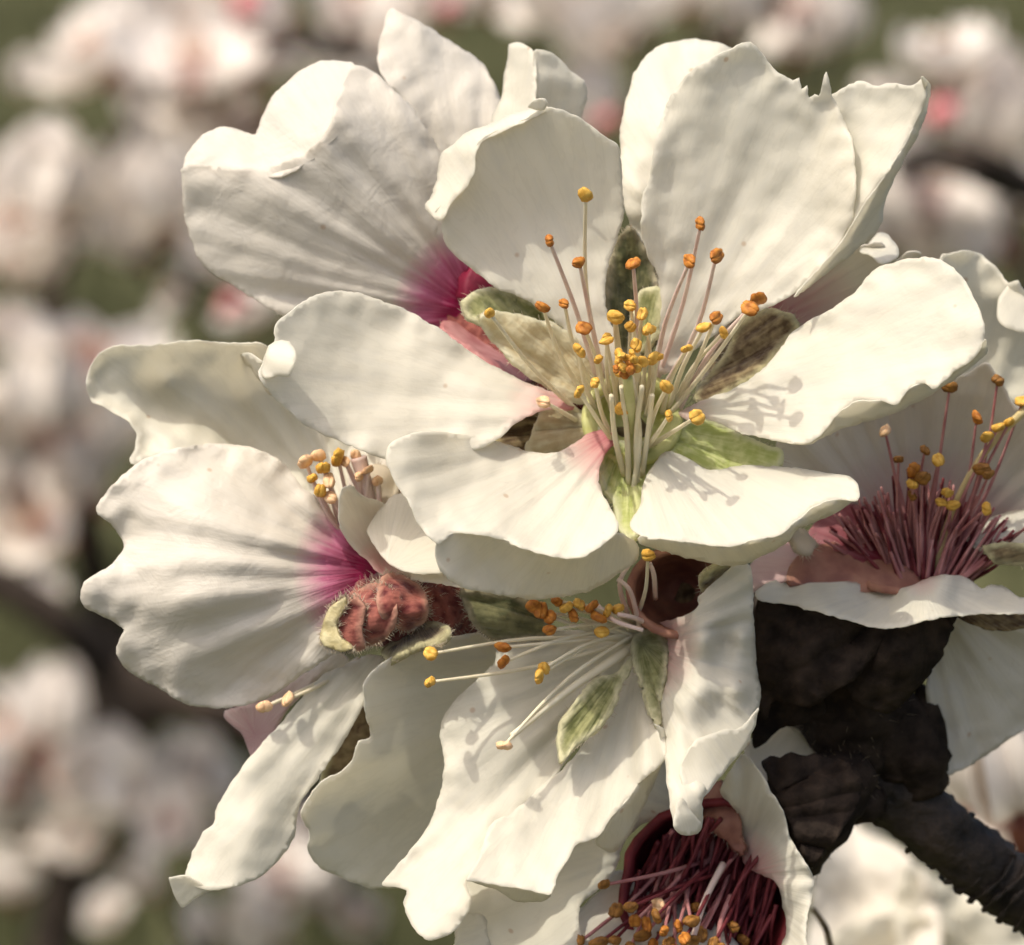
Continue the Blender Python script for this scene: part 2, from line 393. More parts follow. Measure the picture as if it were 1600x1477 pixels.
# upper petal with the shaded cupped face
petal(f1, 'petal', [([(856,168),(820,186),(790,198),(757,214),(738,237),(738,262),(724,292),(702,312),(680,330),(691,343),(690,362),(701,390),(739,422),(777,451),(803,460),(828,473),(873,508),(925,570),(965,590),(975,560),(949,489),(946,438),(955,400),(968,362),(975,324),(972,290),(971,263),(965,228),(946,215),(914,190),(892,177)],
   [(965,590,-.75),(900,500,-.68),(950,440,-.66),(800,450,-.64),(860,400,-.68),(720,395,-.58),(965,340,-.58),(850,330,-.66),(700,310,-.42),(860,250,-.50),(960,250,-.42),(740,250,-.34),(720,290,-.38),(860,178,-.24),(790,198,-.27),(930,205,-.32)]),
  ([(856,166),(828,170),(796,180),(761,195),(733,206),(704,228),(688,247),(683,279),(675,305),(664,320),(669,332),(690,344),(706,316),(728,294),(742,264),(742,240),(760,219),(792,203),(822,190),(852,176)],
   [(856,170,-.22),(828,171,-.36),(790,200,-.25),(761,195,-.42),(738,237,-.30),(704,228,-.55),(736,262,-.32),(683,279,-.6),(702,312,-.38),(664,320,-.55),(688,342,-.40)], dict(fold=0, ripple=.02)),
  ([(826,166),(838,156),(850,154),(855,162),(852,172),(838,171)], [(828,168,-.25),(850,158,-.15),(850,172,-.2)], dict(fold=0, ripple=.01, step=3.5))], C1, tint=(190, .22), ripple=.03)
# large upper petal with torn rim, its rolled-back side lobe and its underside
petal(f1, 'petal', [
  ([(1141,77),(1161,68),(1173,66),(1190,81),(1210,109),(1234,123),(1240,127),(1249,122),(1252,141),(1259,135),(1265,152),(1274,147),(1280,150),(1285,126),(1290,113),(1295,130),(1302,152),(1318,186),(1332,220),(1337,270),(1333,338),(1316,377),(1275,426),(1242,458),(1194,483),(1153,497),(1100,535),(1040,585),(1020,575),(1030,520),(1033,471),(1027,430),(1011,397),(1003,365),(1003,308),(1015,284),(1019,243),(1031,194),(1052,142),(1084,109),(1112,89)],
   [(1030,580,-.75),(1100,500,-.64),(1040,460,-.62),(1015,350,-.45),(1120,350,-.56),(1240,440,-.38),(1180,300,-.52),(1280,330,-.44),(1040,180,-.34),(1140,150,-.38),(1230,180,-.44),(1170,80,-.30),(1300,170,-.36),(1335,280,-.22),(1325,200,-.30),(1290,120,-.26),(1250,240,-.46)]),
  ([(1285,210),(1292,165),(1301,148),(1316,137),(1344,125),(1368,135),(1389,131),(1429,133),(1442,124),(1448,134),(1446,160),(1425,202),(1393,259),(1340,336),(1316,374),(1290,340),(1280,270)],
   [(1290,200,-.50),(1320,140,-.36),(1365,140,-.34),(1330,250,-.42),(1440,135,-.02),(1390,200,-.26),(1390,262,-.10),(1330,340,-.28),(1290,330,-.48)], dict(fold=.02)),
  ([(1441,121),(1452,133),(1448,174),(1433,211),(1403,267),(1383,316),(1377,349),(1345,385),(1300,420),(1242,465),(1270,430),(1316,377),(1340,336),(1393,259),(1425,202),(1444,150)],
   [(1444,130,.06),(1400,250,-.10),(1340,336,-.16),(1275,430,-.33),(1440,190,-.15),(1380,320,-.4),(1345,385,-.5),(1300,420,-.45)])],
   C1, tint=(210, .25), ripple=.05, fold=.035)
# petal pointing to the side, with the small turned-up flap
petal(f1, 'petal', [
  ([(428,534),(431,508),(451,488),(474,472),(500,459),(532,454),(565,459),(600,471),(640,488),(688,515),(734,550),(781,577),(819,596),(858,612),(890,622),(895,640),(858,640),(827,650),(796,668),(777,687),(720,712),(660,722),(597,716),(555,700),(509,680),(474,661),(441,635),(418,609),(405,586),(409,566),(415,550)],
   [(885,630,-.72),(780,580,-.62),(790,650,-.40),(650,495,-.55),(650,600,-.42),(640,710,-.26),(530,460,-.34),(520,570,-.28),(520,670,-.10),(430,520,.0),(412,590,.16)]),
  ([(428,534),(446,532),(458,542),(463,556),(458,574),(450,590),(436,586),(422,592),(410,586),(412,560)],
   [(440,534,.12),(458,555,.24),(450,585,.26),(415,580,.18),(428,560,.22)], dict(fold=0, ripple=.03))],
   C1, tint=(215, 1.0), ripple=.05, fold=.02)
# petal at the other side, bottom rim turned under
petal(f1, 'petal', [
  ([(1436,403),(1397,409),(1366,422),(1340,453),(1301,482),(1266,500),(1235,523),(1197,573),(1146,608),(1095,627),(1060,645),(1075,656),(1108,656),(1147,673),(1193,685),(1231,693),(1266,691),(1290,672),(1312,646),(1343,627),(1378,627),(1401,633),(1421,608),(1444,600),(1463,608),(1490,581),(1521,561),(1536,534),(1538,507),(1529,480),(1513,446),(1490,419),(1463,405)],
   [(1065,648,-.72),(1200,575,-.50),(1200,680,-.22),(1340,455,-.30),(1330,560,-.20),(1330,635,.02),(1436,405,-.10),(1440,500,.0),(1440,600,.18),(1535,510,.25),(1260,690,-.05)]),
  ([(1231,693),(1266,691),(1290,672),(1312,646),(1343,627),(1378,627),(1401,633),(1421,608),(1444,600),(1463,608),(1490,581),(1521,561),(1538,530),(1540,552),(1486,596),(1436,627),(1378,652),(1320,668),(1266,693)],
   [(1240,693,-.08),(1312,646,.02),(1378,627,.08),(1444,600,.15),(1521,561,.2),(1320,668,-.12),(1378,652,-.10),(1436,627,-.06),(1500,590,0)])],
   C1, tint=(150, .6), ripple=.05)
# lower petal at the sepal side, pointed, turned-under rim
petal(f1, 'petal', [
  ([(1030,715),(1050,706),(1073,716),(1110,735),(1166,727),(1197,729),(1243,731),(1289,739),(1328,745),(1343,762),(1340,781),(1301,781),(1270,793),(1243,816),(1220,835),(1181,843),(1139,855),(1089,849),(1050,845),(1008,840),(985,822),(1000,790),(1008,750)],
   [(1040,712,-.70),(1120,740,-.50),(1240,735,-.28),(1335,760,-.02),(1000,800,-.1),(1100,790,-.16),(1220,790,-.05),(1060,845,.26),(1150,850,.25),(1230,825,.16)]),
  ([(1340,775),(1301,781),(1270,793),(1243,816),(1220,835),(1181,843),(1139,855),(1089,849),(1050,845),(1000,838),(1000,850),(1040,862),(1090,875),(1150,884),(1190,869),(1225,850),(1250,825),(1300,805)],
   [(1335,777,0),(1270,793,.1),(1220,835,.16),(1139,855,.24),(1050,845,.24),(1040,862,.02),(1150,884,-.02),(1225,850,-.02),(1300,805,-.05)])],
   C1, tint=(90, .3), ripple=.04)
# lower petal, front lip, with a broad underside fold beneath
petal(f1, 'petal', [
  ([(607,697),(626,683),(657,675),(696,675),(734,681),(773,689),(827,706),(866,708),(897,693),(927,675),(955,672),(962,690),(947,708),(937,735),(939,766),(951,789),(966,816),(962,835),(927,862),(904,872),(866,870),(827,861),(781,843),(734,835),(707,835),(684,851),(657,824),(638,785),(619,758),(603,720)],
   [(955,680,-.70),(930,780,-.25),(870,712,-.52),(850,780,-.26),(960,825,.12),(890,868,.26),(760,690,-.38),(740,760,-.12),(740,832,.26),(650,680,.08),(650,750,.14),(612,705,.20),(684,848,.30)]),
  ([(684,848),(707,833),(734,833),(781,841),(827,859),(866,868),(904,870),(927,860),(962,833),(980,838),(998,855),(993,878),(966,897),(927,920),(881,932),(827,935),(773,928),(719,917),(692,897),(678,868)],
   [(684,848,.27),(734,833,.22),(800,850,.20),(904,868,.18),(962,833,.06),(993,878,-.25),(927,920,-.22),(827,935,-.15),(719,917,.08),(760,880,.0),(880,900,-.05),(690,890,.22)], dict(fold=.0))],
   C1, tint=(130, 1.1), ripple=.045, fold=.035)

# green cup, sepals behind the gaps
Vh, Fh = [], []
cup = [(34,-1.05),(50,-.95),(66,-.84),(80,-.76)]
for r_, d_ in cup:
    for k in range(28):
        a = 2*math.pi*k/28; Vh.append(P(988+r_*math.cos(a), 655+r_*.95*math.sin(a), d_+.02*math.sin(5*a)))
Fh = [(i*28+k, (i+1)*28+k, (i+1)*28+(k+1) % 28, i*28+(k+1) % 28) for i in range(3) for k in range(28)] + [tuple(range(28))]
o = mesh_obj('hypanthium', Vh, Fh, M_GREENY, f1); md = o.modifiers.new('t', 'SOLIDIFY'); md.thickness = .0004
sepal(f1, [(735,460),(760,452),(800,458),(850,480),(900,520),(935,570),(950,620),(910,630),(860,600),(810,545),(760,515),(728,495),(722,475)],
      [(730,475,-.62),(800,465,-.86),(800,530,-.72),(900,540,-.9),(880,600,-.85),(940,610,-.95)], (985,660), M_SEP, fuzz=260)
sepal(f1, [(752,492),(790,488),(840,500),(890,520),(930,560),(945,615),(910,632),(870,612),(820,585),(785,550),(758,520)],
      [(755,505,-.56),(850,505,-.66),(820,560,-.66),(930,580,-.78),(900,625,-.80)], (985,660), M_TAN, fuzz=60)
sepal(f1, [(1085,620),(1130,560),(1160,505),(1195,485),(1235,492),(1250,510),(1225,545),(1190,585),(1140,615),(1100,640)],
      [(1090,630,-.9),(1160,510,-.95),(1240,500,-.75),(1180,590,-.72),(1130,570,-.9)], (985,660), M_SEPB, fuzz=240)
sepal(f1, [(1040,680),(1090,655),(1120,660),(1170,685),(1205,698),(1224,705),(1222,728),(1190,735),(1140,742),(1090,735),(1050,712)],
      [(1050,690,-.82),(1120,665,-.80),(1215,712,-.60),(1130,735,-.72)], (985,660), M_SEPL, fuzz=80)
sepal(f1, [(940,700),(1000,690),(1040,712),(1020,750),(1008,790),(1000,835),(985,845),(968,830),(958,790),(942,765),(935,730)],
      [(990,690,-.85),(940,740,-.72),(1010,760,-.72),(985,840,-.30),(970,790,-.55)], (985,660), M_SEPL, fuzz=60)
sepal(f1, [(945,445),(965,375),(985,355),(1005,380),(1022,420),(1035,470),(1030,530),(990,560),(950,530)],
      [(980,370,-.85),(950,470,-.85),(1030,470,-.85),(990,540,-.9),(985,440,-1.0)], (985,660), M_SEPD, fuzz=120)
sepal(f1, [(990,475),(1015,450),(1036,455),(1036,500),(1020,540),(990,550)], [(1000,470,-.80),(1036,500,-.75),(1000,545,-.82)], (985,660), M_SEP, fuzz=60)
sepal(f1, [(822,712),(838,660),(850,640),(900,640),(930,660),(935,690),(900,702),(865,712)],
      [(825,705,-.72),(850,645,-.80),(930,665,-.85),(880,700,-.74)], (985,660), M_TAN, fuzz=20)

sepal(f1, [(770,690),(800,640),(850,620),(900,640),(900,720),(840,740),(790,720)], [(775,690,-1.1),(850,640,-1.15),(880,710,-1.1)], (985,660), M_SEPB, fuzz=0)  # backing sheet added to darken the gap between petals
# stamens: tip px, py, depth, colour
S1 = [(915,305,.32,'y',945,600),(858,376,.22,'o',935,600),(905,410,.10,'o',945,600),(989,413,.10,'o',985,600),(1095,350,.30,'o',1025,600),(1078,408,.18,'o',1020,610),(1119,400,.28,'o',1035,610),
      (848,480,.05,'o',915,620),(882,475,.05,'o',930,610),(913,513,-.1,'o',940,610),(905,548,.0,'y',930,640),(765,490,.12,'y',910,650),(1172,482,.22,'o',1045,650),
      (1118,497,.06,'o',1050,650),(1100,512,.02,'y',1045,640),(1073,545,.05,'y',1035,645),(1042,605,.10,'y',1010,690),(1088,652,.12,'y',1010,700),(1045,650,.05,'y',1005,705),
      (905,612,.12,'y',965,700),(930,598,.0,'y',960,690),(850,628,-.35,'p',905,660),(972,640,-.30,'y',985,700),(1130,520,-.15,'y',1050,640),(1185,468,.0,'o',1055,655),
      (960,500,-.05,'y',965,610),(1003,492,-.10,'y',1000,610),(948,530,-.15,'y',955,640),(1012,515,-.05,'y',1008,640),(985,478,-.20,'y',985,620),(1022,560,-.2,'y',1010,650)]
for k in range(10):
    a = k*2.4; q = math.sqrt((k+.5)/10); S1.append((982+52*q*math.cos(a), 540+58*q*math.sin(a), -.12+.12*math.sin(k*2.1), 'y', 985+30*q*math.cos(a), 640))
for (x, y, d, c, bx, by) in S1:
    up = y < 470
    stamen(f1, (bx, by, -.86), (x, y, d), c, M_FILP if up and c == 'o' else M_FIL, size=1.0 if c != 'y' else .95, r=(4.6, 2.9))
# pistil: green column, golden many-lobed stigma
o = tube(f1, 'pistil', [(990,735,-.80,15),(988,680,-.6,12),(984,630,-.25,9),(980,585,.02,8)], M_PIST, sides=10, n=10)
for k in range(11):
    a = k*2.4; r_ = 20*math.sqrt((k+.4)/11)
    s_ = bpy.data.objects.new('stigma_lobe', ANTH['y'][k % 4] if k % 3 else ANTH['o'][k % 4]); COL.objects.link(s_); s_.parent = o
    s_.location = P(979+r_*math.cos(a), 570+r_*math.sin(a), .08+.04*math.sin(k*3.))-parent_origin(o)
    s_.rotation_euler = (random.uniform(-2, 2), random.uniform(-2, 2), 0); s_.scale = (.72, .72, .72)
for k in range(5):
    x0 = 955+k*16
    stamen(f1, (975+k*7, 770-abs(k-2)*14, -.72), (x0, 590+abs(k-2)*14, -.1), 'y', M_FIL, noanther=True, r=(5, 4))

# ================================================================== BLOSSOM 2: turned away, heart-shaped petal with magenta claw
f2 = thing('almond_blossom', 'almond blossom turned away with a heart-shaped petal back and magenta claw', 'blossom', P(755, 490, -1.6), GRP)
B2 = (752, 492)
petal(f2, 'petal', [
  ([(288,258),(330,258),(400,262),(449,250),(490,227),(512,200),(524,160),(540,115),(552,102),(580,110),(614,138),(645,172),(666,203),(687,237),(705,300),(735,400),(765,470),(755,505),(720,515),(640,525),(520,520),(430,488),(370,450),(322,419),(302,385),(288,337),(286,292)],
   [(290,262,-1.10),(440,255,-1.0),(520,190,-.95),(560,110,-1.15),(300,350,-1.22),(420,350,-1.12),(560,300,-1.08),(650,220,-1.15),(400,460,-1.32),(540,450,-1.30),(700,480,-1.50),(755,495,-1.6),(700,350,-1.35),(600,380,-1.2)], dict(fold=.05)),
  ([(288,264),(292,240),(305,224),(332,203),(363,199),(388,210),(401,210),(408,186),(422,158),(450,127),(484,103),(511,96),(556,103),(545,165),(520,220),(455,270),(400,280),(330,275)],
   [(290,266,-1.13),(440,264,-1.05),(522,200,-1.0),(332,203,-1.28),(400,212,-1.24),(450,130,-1.32),(545,100,-1.25)], dict(fold=.0))],
   B2, mat=M_BACK, tint=(150, 1.5), ripple=.035)
petal(f2, 'petal', [
  ([(614,14),(628,21),(662,38),(710,69),(748,93),(766,120),(779,148),(790,200),(785,300),(790,400),(770,470),(740,440),(715,330),(687,240),(656,199),(621,148),(598,120),(590,83),(597,52),(604,24)],
   [(614,20,-1.75),(748,93,-1.85),(600,110,-1.55),(690,150,-1.62),(780,200,-1.7),(700,260,-1.62),(765,440,-1.6)])],
   B2, mat=M_BACK, tint=(150, 1.2), ripple=.05, fold=.04)
petal(f2, 'petal', [
  ([(806,66),(796,72),(793,91),(788,120),(784,152),(768,190),(770,240),(790,300),(830,260),(842,200),(838,155),(838,114),(836,90),(828,74)],
   [(800,72,-1.45),(836,100,-1.15),(775,190,-1.45),(838,180,-1.05),(800,280,-1.2)]),
  ([(834,82),(850,79),(866,85),(892,110),(914,130),(916,150),(911,190),(930,260),(860,300),(800,330),(790,420),(770,470),(765,440),(775,330),(795,250),(836,180),(838,140)],
   [(836,90,-1.17),(838,150,-1.16),(866,86,-1.2),(914,135,-1.3),(900,240,-1.5),(780,440,-1.6),(860,160,-1.35)], dict(mat=None) if 0 else {}) ],
   B2, mat=M_PET, ripple=.05)
tube(f2, 'calyx', [(700,495,-2.3,24),(722,470,-1.95,40),(742,455,-1.65,46),(762,450,-1.45,40)], M_MAG, sides=20, rough=.25)
sepal(f2, [(690,508),(730,520),(780,545),(812,575),(830,600),(800,602),(760,575),(715,545),(690,525)], [(700,515,-1.35),(820,595,-1.2),(760,560,-1.2)], (690,508), M_FILM, fuzz=40, thick=.0008)
tube(f2, 'receptacle', [(680,470,-1.75,34),(740,540,-1.6,44),(830,600,-1.5,52),(900,640,-1.6,55)], M_SEPR, sides=16, rough=.3)

# ================================================================== BLOSSOM 3: seen from behind, lobed petal, red woolly calyx
f3 = thing('almond_blossom', 'almond blossom seen from behind with a three-lobed petal and woolly red calyx', 'blossom', P(640, 930, -.9), GRP)
B3 = (598, 893)
petal(f3, 'petal', [
  ([(150,792),(170,765),(197,738),(232,715),(274,701),(332,694),(379,697),(422,711),(449,730),(472,761),(503,785),(526,816),(557,854),(597,889),(610,930),(560,1000),(519,1025),(487,1044),(449,1071),(418,1091),(371,1104),(332,1106),(286,1098),(247,1075),(201,1048),(181,1017),(187,998),(193,982),(162,963),(131,947),(127,928),(135,905),(170,885),(193,854),(177,823),(154,804)],
   [(598,893,-.95),(520,830,-.80),(540,1000,-.72),(440,740,-.85),(430,860,-.52),(430,1060,-.78),(330,700,-.75),(300,800,-.50),(300,930,-.38),(330,1095,-.80),(160,790,-.62),(190,860,-.66),(140,925,-.50),(190,985,-.56),(200,1040,-.68)],
   dict(fold=.055, folds=7))], B3, mat=M_BACK, tint=(150, 1.35), ripple=.06)
# the far petal of the same flower, inner face turned to us
petal(f3, 'petal', [
  ([(178,542),(149,560),(136,592),(142,625),(171,641),(201,661),(214,680),(210,703),(202,719),(212,726),(262,709),(330,730),(420,750),(500,790),(560,850),(600,840),(600,760),(560,690),(500,610),(440,560),(410,537),(383,536),(347,536),(295,532),(262,537),(230,540)],
   [(178,545,-1.10),(300,536,-1.0),(405,540,-1.0),(140,600,-1.30),(260,590,-1.5),(400,600,-1.55),(205,665,-1.20),(300,660,-1.32),(210,715,-1.05),(420,720,-1.45),(580,830,-1.15),(300,710,-1.15),(520,700,-1.5),(330,570,-1.2),(230,570,-1.15)], dict(curl=.08, curl_w=24, ripple=.09, fold=.08)),
  ([(376,552),(392,553),(408,566),(420,590),(434,612),(424,618),(408,598),(392,575),(372,563)], [(380,555,-1.02),(425,612,-.98),(405,585,-.95)], dict(fold=0)),
  ],
   B3, mat=M_PET, tint=(90, .8), ripple=.07, fold=.06)
# bright near petal curling beside the main flower
petal(f3, 'petal', [
  ([(530,790),(534,765),(548,758),(560,770),(582,780),(606,790),(640,800),(680,850),(700,900),(722,918),(690,912),(640,906),(600,898),(572,876),(548,850),(532,825)],
   [(534,770,-.45),(535,820,-.50),(600,800,-.75),(650,830,-.70),(600,895,-.62),(700,905,-.45),(610,850,-.85)], dict(curl=.10, curl_w=26))],
   B3, tint=(60, .5), ripple=.03, fold=.02, mat=M_PET)
petal(f3, 'petal', [
  ([(575,830),(590,800),(612,778),(640,770),(680,820),(700,880),(690,895),(650,896),(615,885),(592,862)],
   [(580,830,-.50),(620,785,-.66),(690,885,-.28),(630,890,-.26),(640,840,-.46)])], B3, ripple=.02, fold=0)
c3 = tube(f3, 'calyx', [(745,938,-1.35,52),(700,945,-1.05,66),(650,950,-.85,66),(600,955,-.70,58),(560,968,-.60,42),(532,985,-.55,22)], M_SEPR, sides=26, n=26, rough=.16)
hair_on(c3, c3, 900, .0005, M_HAIR, .000014)
sepal(f3, [(598,900),(628,898),(660,920),(668,958),(640,985),(608,975),(590,940)], [(605,905,-.42),(650,940,-.36),(600,960,-.34),(640,980,-.40),(625,935,-.30)], (960,930), M_SEPR, fuzz=200, thick=.0003, fold=.10, ripple=.12)
sepal(f3, [(555,928),(580,912),(606,918),(622,950),(612,988),(580,1008),(552,1000),(546,965)], [(560,935,-.36),(610,930,-.30),(605,985,-.29),(560,1000,-.34),(585,960,-.25)], (960,930), M_SEPR, fuzz=200, thick=.0003, fold=.10, ripple=.12)
sepal(f3, [(520,972),(532,948),(556,934),(572,950),(566,985),(570,1012),(545,1014),(524,1000)], [(530,960,-.28),(566,950,-.26),(560,1010,-.28),(522,1000,-.30)], (960,930), M_SEPR, fuzz=110, thick=.0004, fold=.04, ripple=.05)
sepal(f3, [(508,970),(518,948),(540,934),(541,950),(528,972),(534,998),(552,1014),(528,1016),(503,1002)],
      [(520,950,-.27),(540,936,-.24),(535,1010,-.24),(505,1000,-.30)], (640,950), M_SEPC, fuzz=380, thick=.0004, fold=.01, ripple=.03)
sepal(f3, [(600,1020),(640,985),(680,975),(705,985),(690,1005),(650,1015),(610,1035)], [(610,1025,-.5),(680,985,-.5),(650,1010,-.42)], (640,950), M_SEPB, fuzz=120)
petal(f3, 'petal', [([(545,700),(580,690),(640,700),(700,720),(700,800),(640,830),(590,840),(560,800),(545,750)], [(550,710,-1.35),(690,730,-1.5),(600,830,-1.2),(560,780,-1.25)])], B3, mat=M_MAUVE, tint=(200,.5), ripple=.08, fold=.05)
sepal(f3, [(560,742),(590,728),(618,748),(622,790),(600,812),(580,790),(565,770)], [(565,750,-.95),(620,760,-.9),(600,805,-.85)], B3, M_HAIR, fuzz=120)
# far stamens peeping between petals
for (x, y, d, c) in [(478,722,-.65,'p'),(498,712,-.68,'p'),(505,732,-.60,'y'),(488,748,-.62,'y'),(514,752,-.60,'p'),(500,768,-.58,'y'),(517,778,-.6,'p'),(528,715,-.7,'y')]:
    stamen(f3, (548, 850, -.95), (x, y, d), c, M_FILP, size=1.15)
for (x, y, d) in [(540,722,-.72),(556,712,-.76),(575,735,-.7),(560,745,-.7),(590,752,-.74)]:
    stamen(f3, (585, 850, -1.0), (x, y, d), 'p', M_FILP, r=(4.5, 4), size=.8)
tube(f3, 'pistil', [(590,830,-1.0,10),(575,770,-.8,10),(560,715,-.75,14)], M_FILP, sides=8)

# ================================================================== BLOSSOM 4: below the main flower, facing down and aside
f4 = thing('almond_blossom', 'drooping almond blossom directly below the main flower, with green pointed sepals showing between petals', 'blossom', P(1000, 1010, -1.0), GRP)
B4 = (1000, 1005)
petal(f4, 'petal', [  # stands in for a cast shadow: separate piece tilted away from the sun
  ([(712,995),(660,1002),(618,1023),(583,1047),(569,1068),(570,1110),(580,1150),(560,1158),(551,1187),(534,1205),(506,1219),(481,1247),(471,1275),(485,1303),(481,1331),(499,1355),(527,1369),(555,1380),(583,1387),(620,1387),(700,1385),(770,1250),(830,1100),(900,1020),(1000,1000),(900,985),(800,990),(740,990)],
   [(1000,1000,-1.1),(850,990,-1.0),(720,996,-.72),(640,1010,-.48),(575,1060,-.34),(700,1090,-1.02),(640,1140,-.86),(560,1170,-.58),(760,1120,-1.2),(640,1250,-1.22),(540,1250,-.92),(474,1280,-.70),(740,1260,-1.5),(500,1355,-1.02),(560,1380,-1.22),(640,1370,-1.45),(720,1360,-1.7)],
   dict(fold=.03, ripple=.04))], B4)
petal(f4, 'petal', [  # left edge of this piece is shaped along the shadow's edge
  ([(1005,1000),(960,988),(900,985),(850,988),(800,993),(778,1015),(770,1040),(744,1062),(716,1090),(694,1120),(688,1150),(693,1185),(690,1230),(672,1285),(640,1330),(610,1366),(597,1384),(622,1386),(637,1392),(630,1411),(642,1443),(660,1464),(674,1470),(705,1460),(723,1439),(737,1411),(730,1376),(770,1330),(850,1240),(930,1120),(995,1025)],
   [(1000,1005,-.95),(850,992,-.82),(780,1040,-.66),(860,1090,-.72),(700,1130,-.58),(780,1150,-.50),(900,1130,-.80),(692,1220,-.52),(780,1230,-.45),(604,1380,-.36),(680,1320,-.32),(750,1300,-.36),(680,1465,.02),(640,1400,-.20),(735,1395,-.10)],
   dict(fold=.045, folds=8))], B4, ripple=.05)
petal(f4, 'petal', [
  ([(729,1375),(745,1377),(782,1384),(823,1390),(861,1397),(870,1369),(886,1344),(901,1319),(932,1309),(957,1275),(975,1256),(1001,1222),(1036,1190),(1038,1150),(1028,1138),(1016,1120),(1010,1080),(1000,1020),(980,1020),(965,1060),(930,1130),(890,1190),(850,1225),(800,1270),(765,1290),(748,1340)],
   [(990,1020,-.90),(960,1090,-.78),(1010,1100,-.70),(900,1200,-.48),(1030,1150,-.36),(970,1200,-.50),(850,1280,-.18),(780,1290,-.02),(930,1300,-.08),(735,1375,.30),(860,1390,.30)]),
  ([(1036,1190),(1028,1141),(1022,1131),(1036,1138),(1040,1165),(1030,1205),(1005,1260),(985,1300),(958,1330),(932,1320),(932,1309),(957,1275),(975,1256),(1001,1222)],
   [(1036,1150,-.34),(1036,1190,-.36),(957,1275,-.2),(985,1300,-.5),(950,1328,-.45),(1030,1205,-.45)], dict(fold=0)),
  ([(735,1376),(782,1382),(823,1388),(861,1395),(845,1408),(807,1408),(780,1392)], [(735,1376,.30),(861,1395,.28),(845,1408,.16),(790,1395,.16)], dict(fold=0))],
   B4, ripple=.05, fold=.05)
# hanging side petal with crumpled folds
petal(f4, 'petal', [
  ([(1163,879),(1145,887),(1118,908),(1092,933),(1089,952),(1060,966),(1029,978),(1042,1025),(1042,1064),(1033,1099),(1031,1133),(1038,1168),(1040,1211),(1046,1254),(1053,1289),(1066,1304),(1089,1301),(1098,1293),(1098,1245),(1120,1220),(1150,1185),(1171,1159),(1184,1107),(1188,1082),(1180,1030),(1178,969),(1176,905),(1172,885)],
   [(1035,985,-.85),(1090,945,-.50),(1160,885,-.42),(1060,1030,-.55),(1100,1000,-.28),(1118,1040,-.42),(1135,1000,-.62),(1160,1000,-.40),(1178,1000,-.60),(1045,1120,-.42),(1085,1090,-.20),(1105,1130,-.30),(1130,1090,-.42),(1150,1080,-.30),(1180,1080,-.55),(1060,1200,-.05),(1110,1180,-.20),(1165,1150,-.32),(1065,1290,.18),(1090,1290,.02),(1085,1240,.12)]),
  ([(1064,1246),(1075,1262),(1090,1280),(1098,1290),(1089,1302),(1066,1305),(1053,1290),(1056,1262)], [(1064,1246,.22),(1095,1288,.12),(1060,1300,.30),(1075,1280,.24)], dict(fold=0)),
  ([(1064,1195),(1085,1160),(1125,1142),(1160,1135),(1184,1107),(1171,1159),(1150,1185),(1120,1220),(1098,1245),(1070,1235)],
   [(1066,1200,.08),(1120,1145,-.02),(1180,1115,-.2),(1150,1185,-.12),(1098,1245,.12),(1110,1190,.02)], dict(fold=0, ripple=.02))],
   B4, mat=M_PET, tint=(110, .62), ripple=.05, fold=.06)
sepal(f4, [(990,1020),(966,1053),(931,1062),(891,1106),(872,1137),(872,1162),(878,1190),(900,1169),(931,1144),(956,1115),(969,1078),(988,1040)],
      [(990,1022,-.75),(900,1100,-.45),(960,1105,-.45),(878,1180,-.25),(930,1110,-.40)], B4, M_SEP, fuzz=50)
sepal(f4, [(985,1015),(992,1045),(1003,1075),(1016,1116),(1026,1136),(1031,1125),(1037,1069),(1044,1037),(1040,1003),(1020,985),(995,990)],
      [(990,1000,-.72),(1035,1010,-.70),(1028,1125,-.42),(1015,1060,-.58)], B4, M_SEP, fuzz=40)
sepal(f4, [(720,922),(756,922),(800,928),(828,940),(850,960),(860,990),(830,1000),(800,998),(769,999),(745,980),(728,955)],
      [(725,935,-.62),(800,930,-.72),(850,985,-.72),(770,995,-.66),(785,960,-.6)], B4, M_SEPD, fuzz=220)
# the cup of this flower: dull red inside
Vc, Fc = [], []
for j in range(7):
    t = j/6; rr_ = 20+62*math.sin(t*1.35); dd = -1.35+.75*t**1.6
    for k in range(24):
        a = 2*math.pi*k/24; Vc.append(P(1062+rr_*1.05*math.cos(a), 925+rr_*.92*math.sin(a), dd))
Fc = [(i*24+k, (i+1)*24+k, (i+1)*24+(k+1) % 24, i*24+(k+1) % 24) for i in range(6) for k in range(24)]+[tuple(range(24))]
o = mesh_obj('hypanthium', Vc, Fc, M_CUPB, f4); md = o.modifiers.new('t', 'SOLIDIFY'); md.thickness = .0005
sepal(f4, [(1092,905),(1110,888),(1140,878),(1155,884),(1125,905),(1100,928)], [(1095,915,-.55),(1150,882,-.5),(1110,900,-.48)], B4, M_SEPB, fuzz=60)
S4 = [(673,1022,-.20,'y'),(672,1066,-.15,'y'),(785,1012,-.35,'o'),(787,1035,-.32,'o'),(850,1045,-.28,'y'),(843,1056,-.25,'y'),(788,1165,.02,'p'),(1012,868,-.25,'y'),
      (833,948,-.40,'o'),(845,955,-.42,'o'),(870,940,-.42,'o'),(885,950,-.40,'y'),(905,945,-.42,'y'),(925,948,-.4,'o'),(860,965,-.40,'o'),(858,985,-.38,'o'),(940,988,-.45,'y'),(950,955,-.45,'y'),(935,965,-.4,'o'),(895,962,-.42,'o'),(965,952,-.5,'y')]
for (x, y, d, c) in S4:
    stamen(f4, (1000+random.uniform(-14, 10), 990+random.uniform(-18, 18), -.85), (x, y, d), c, M_FIL, r=(3.8, 2.6))
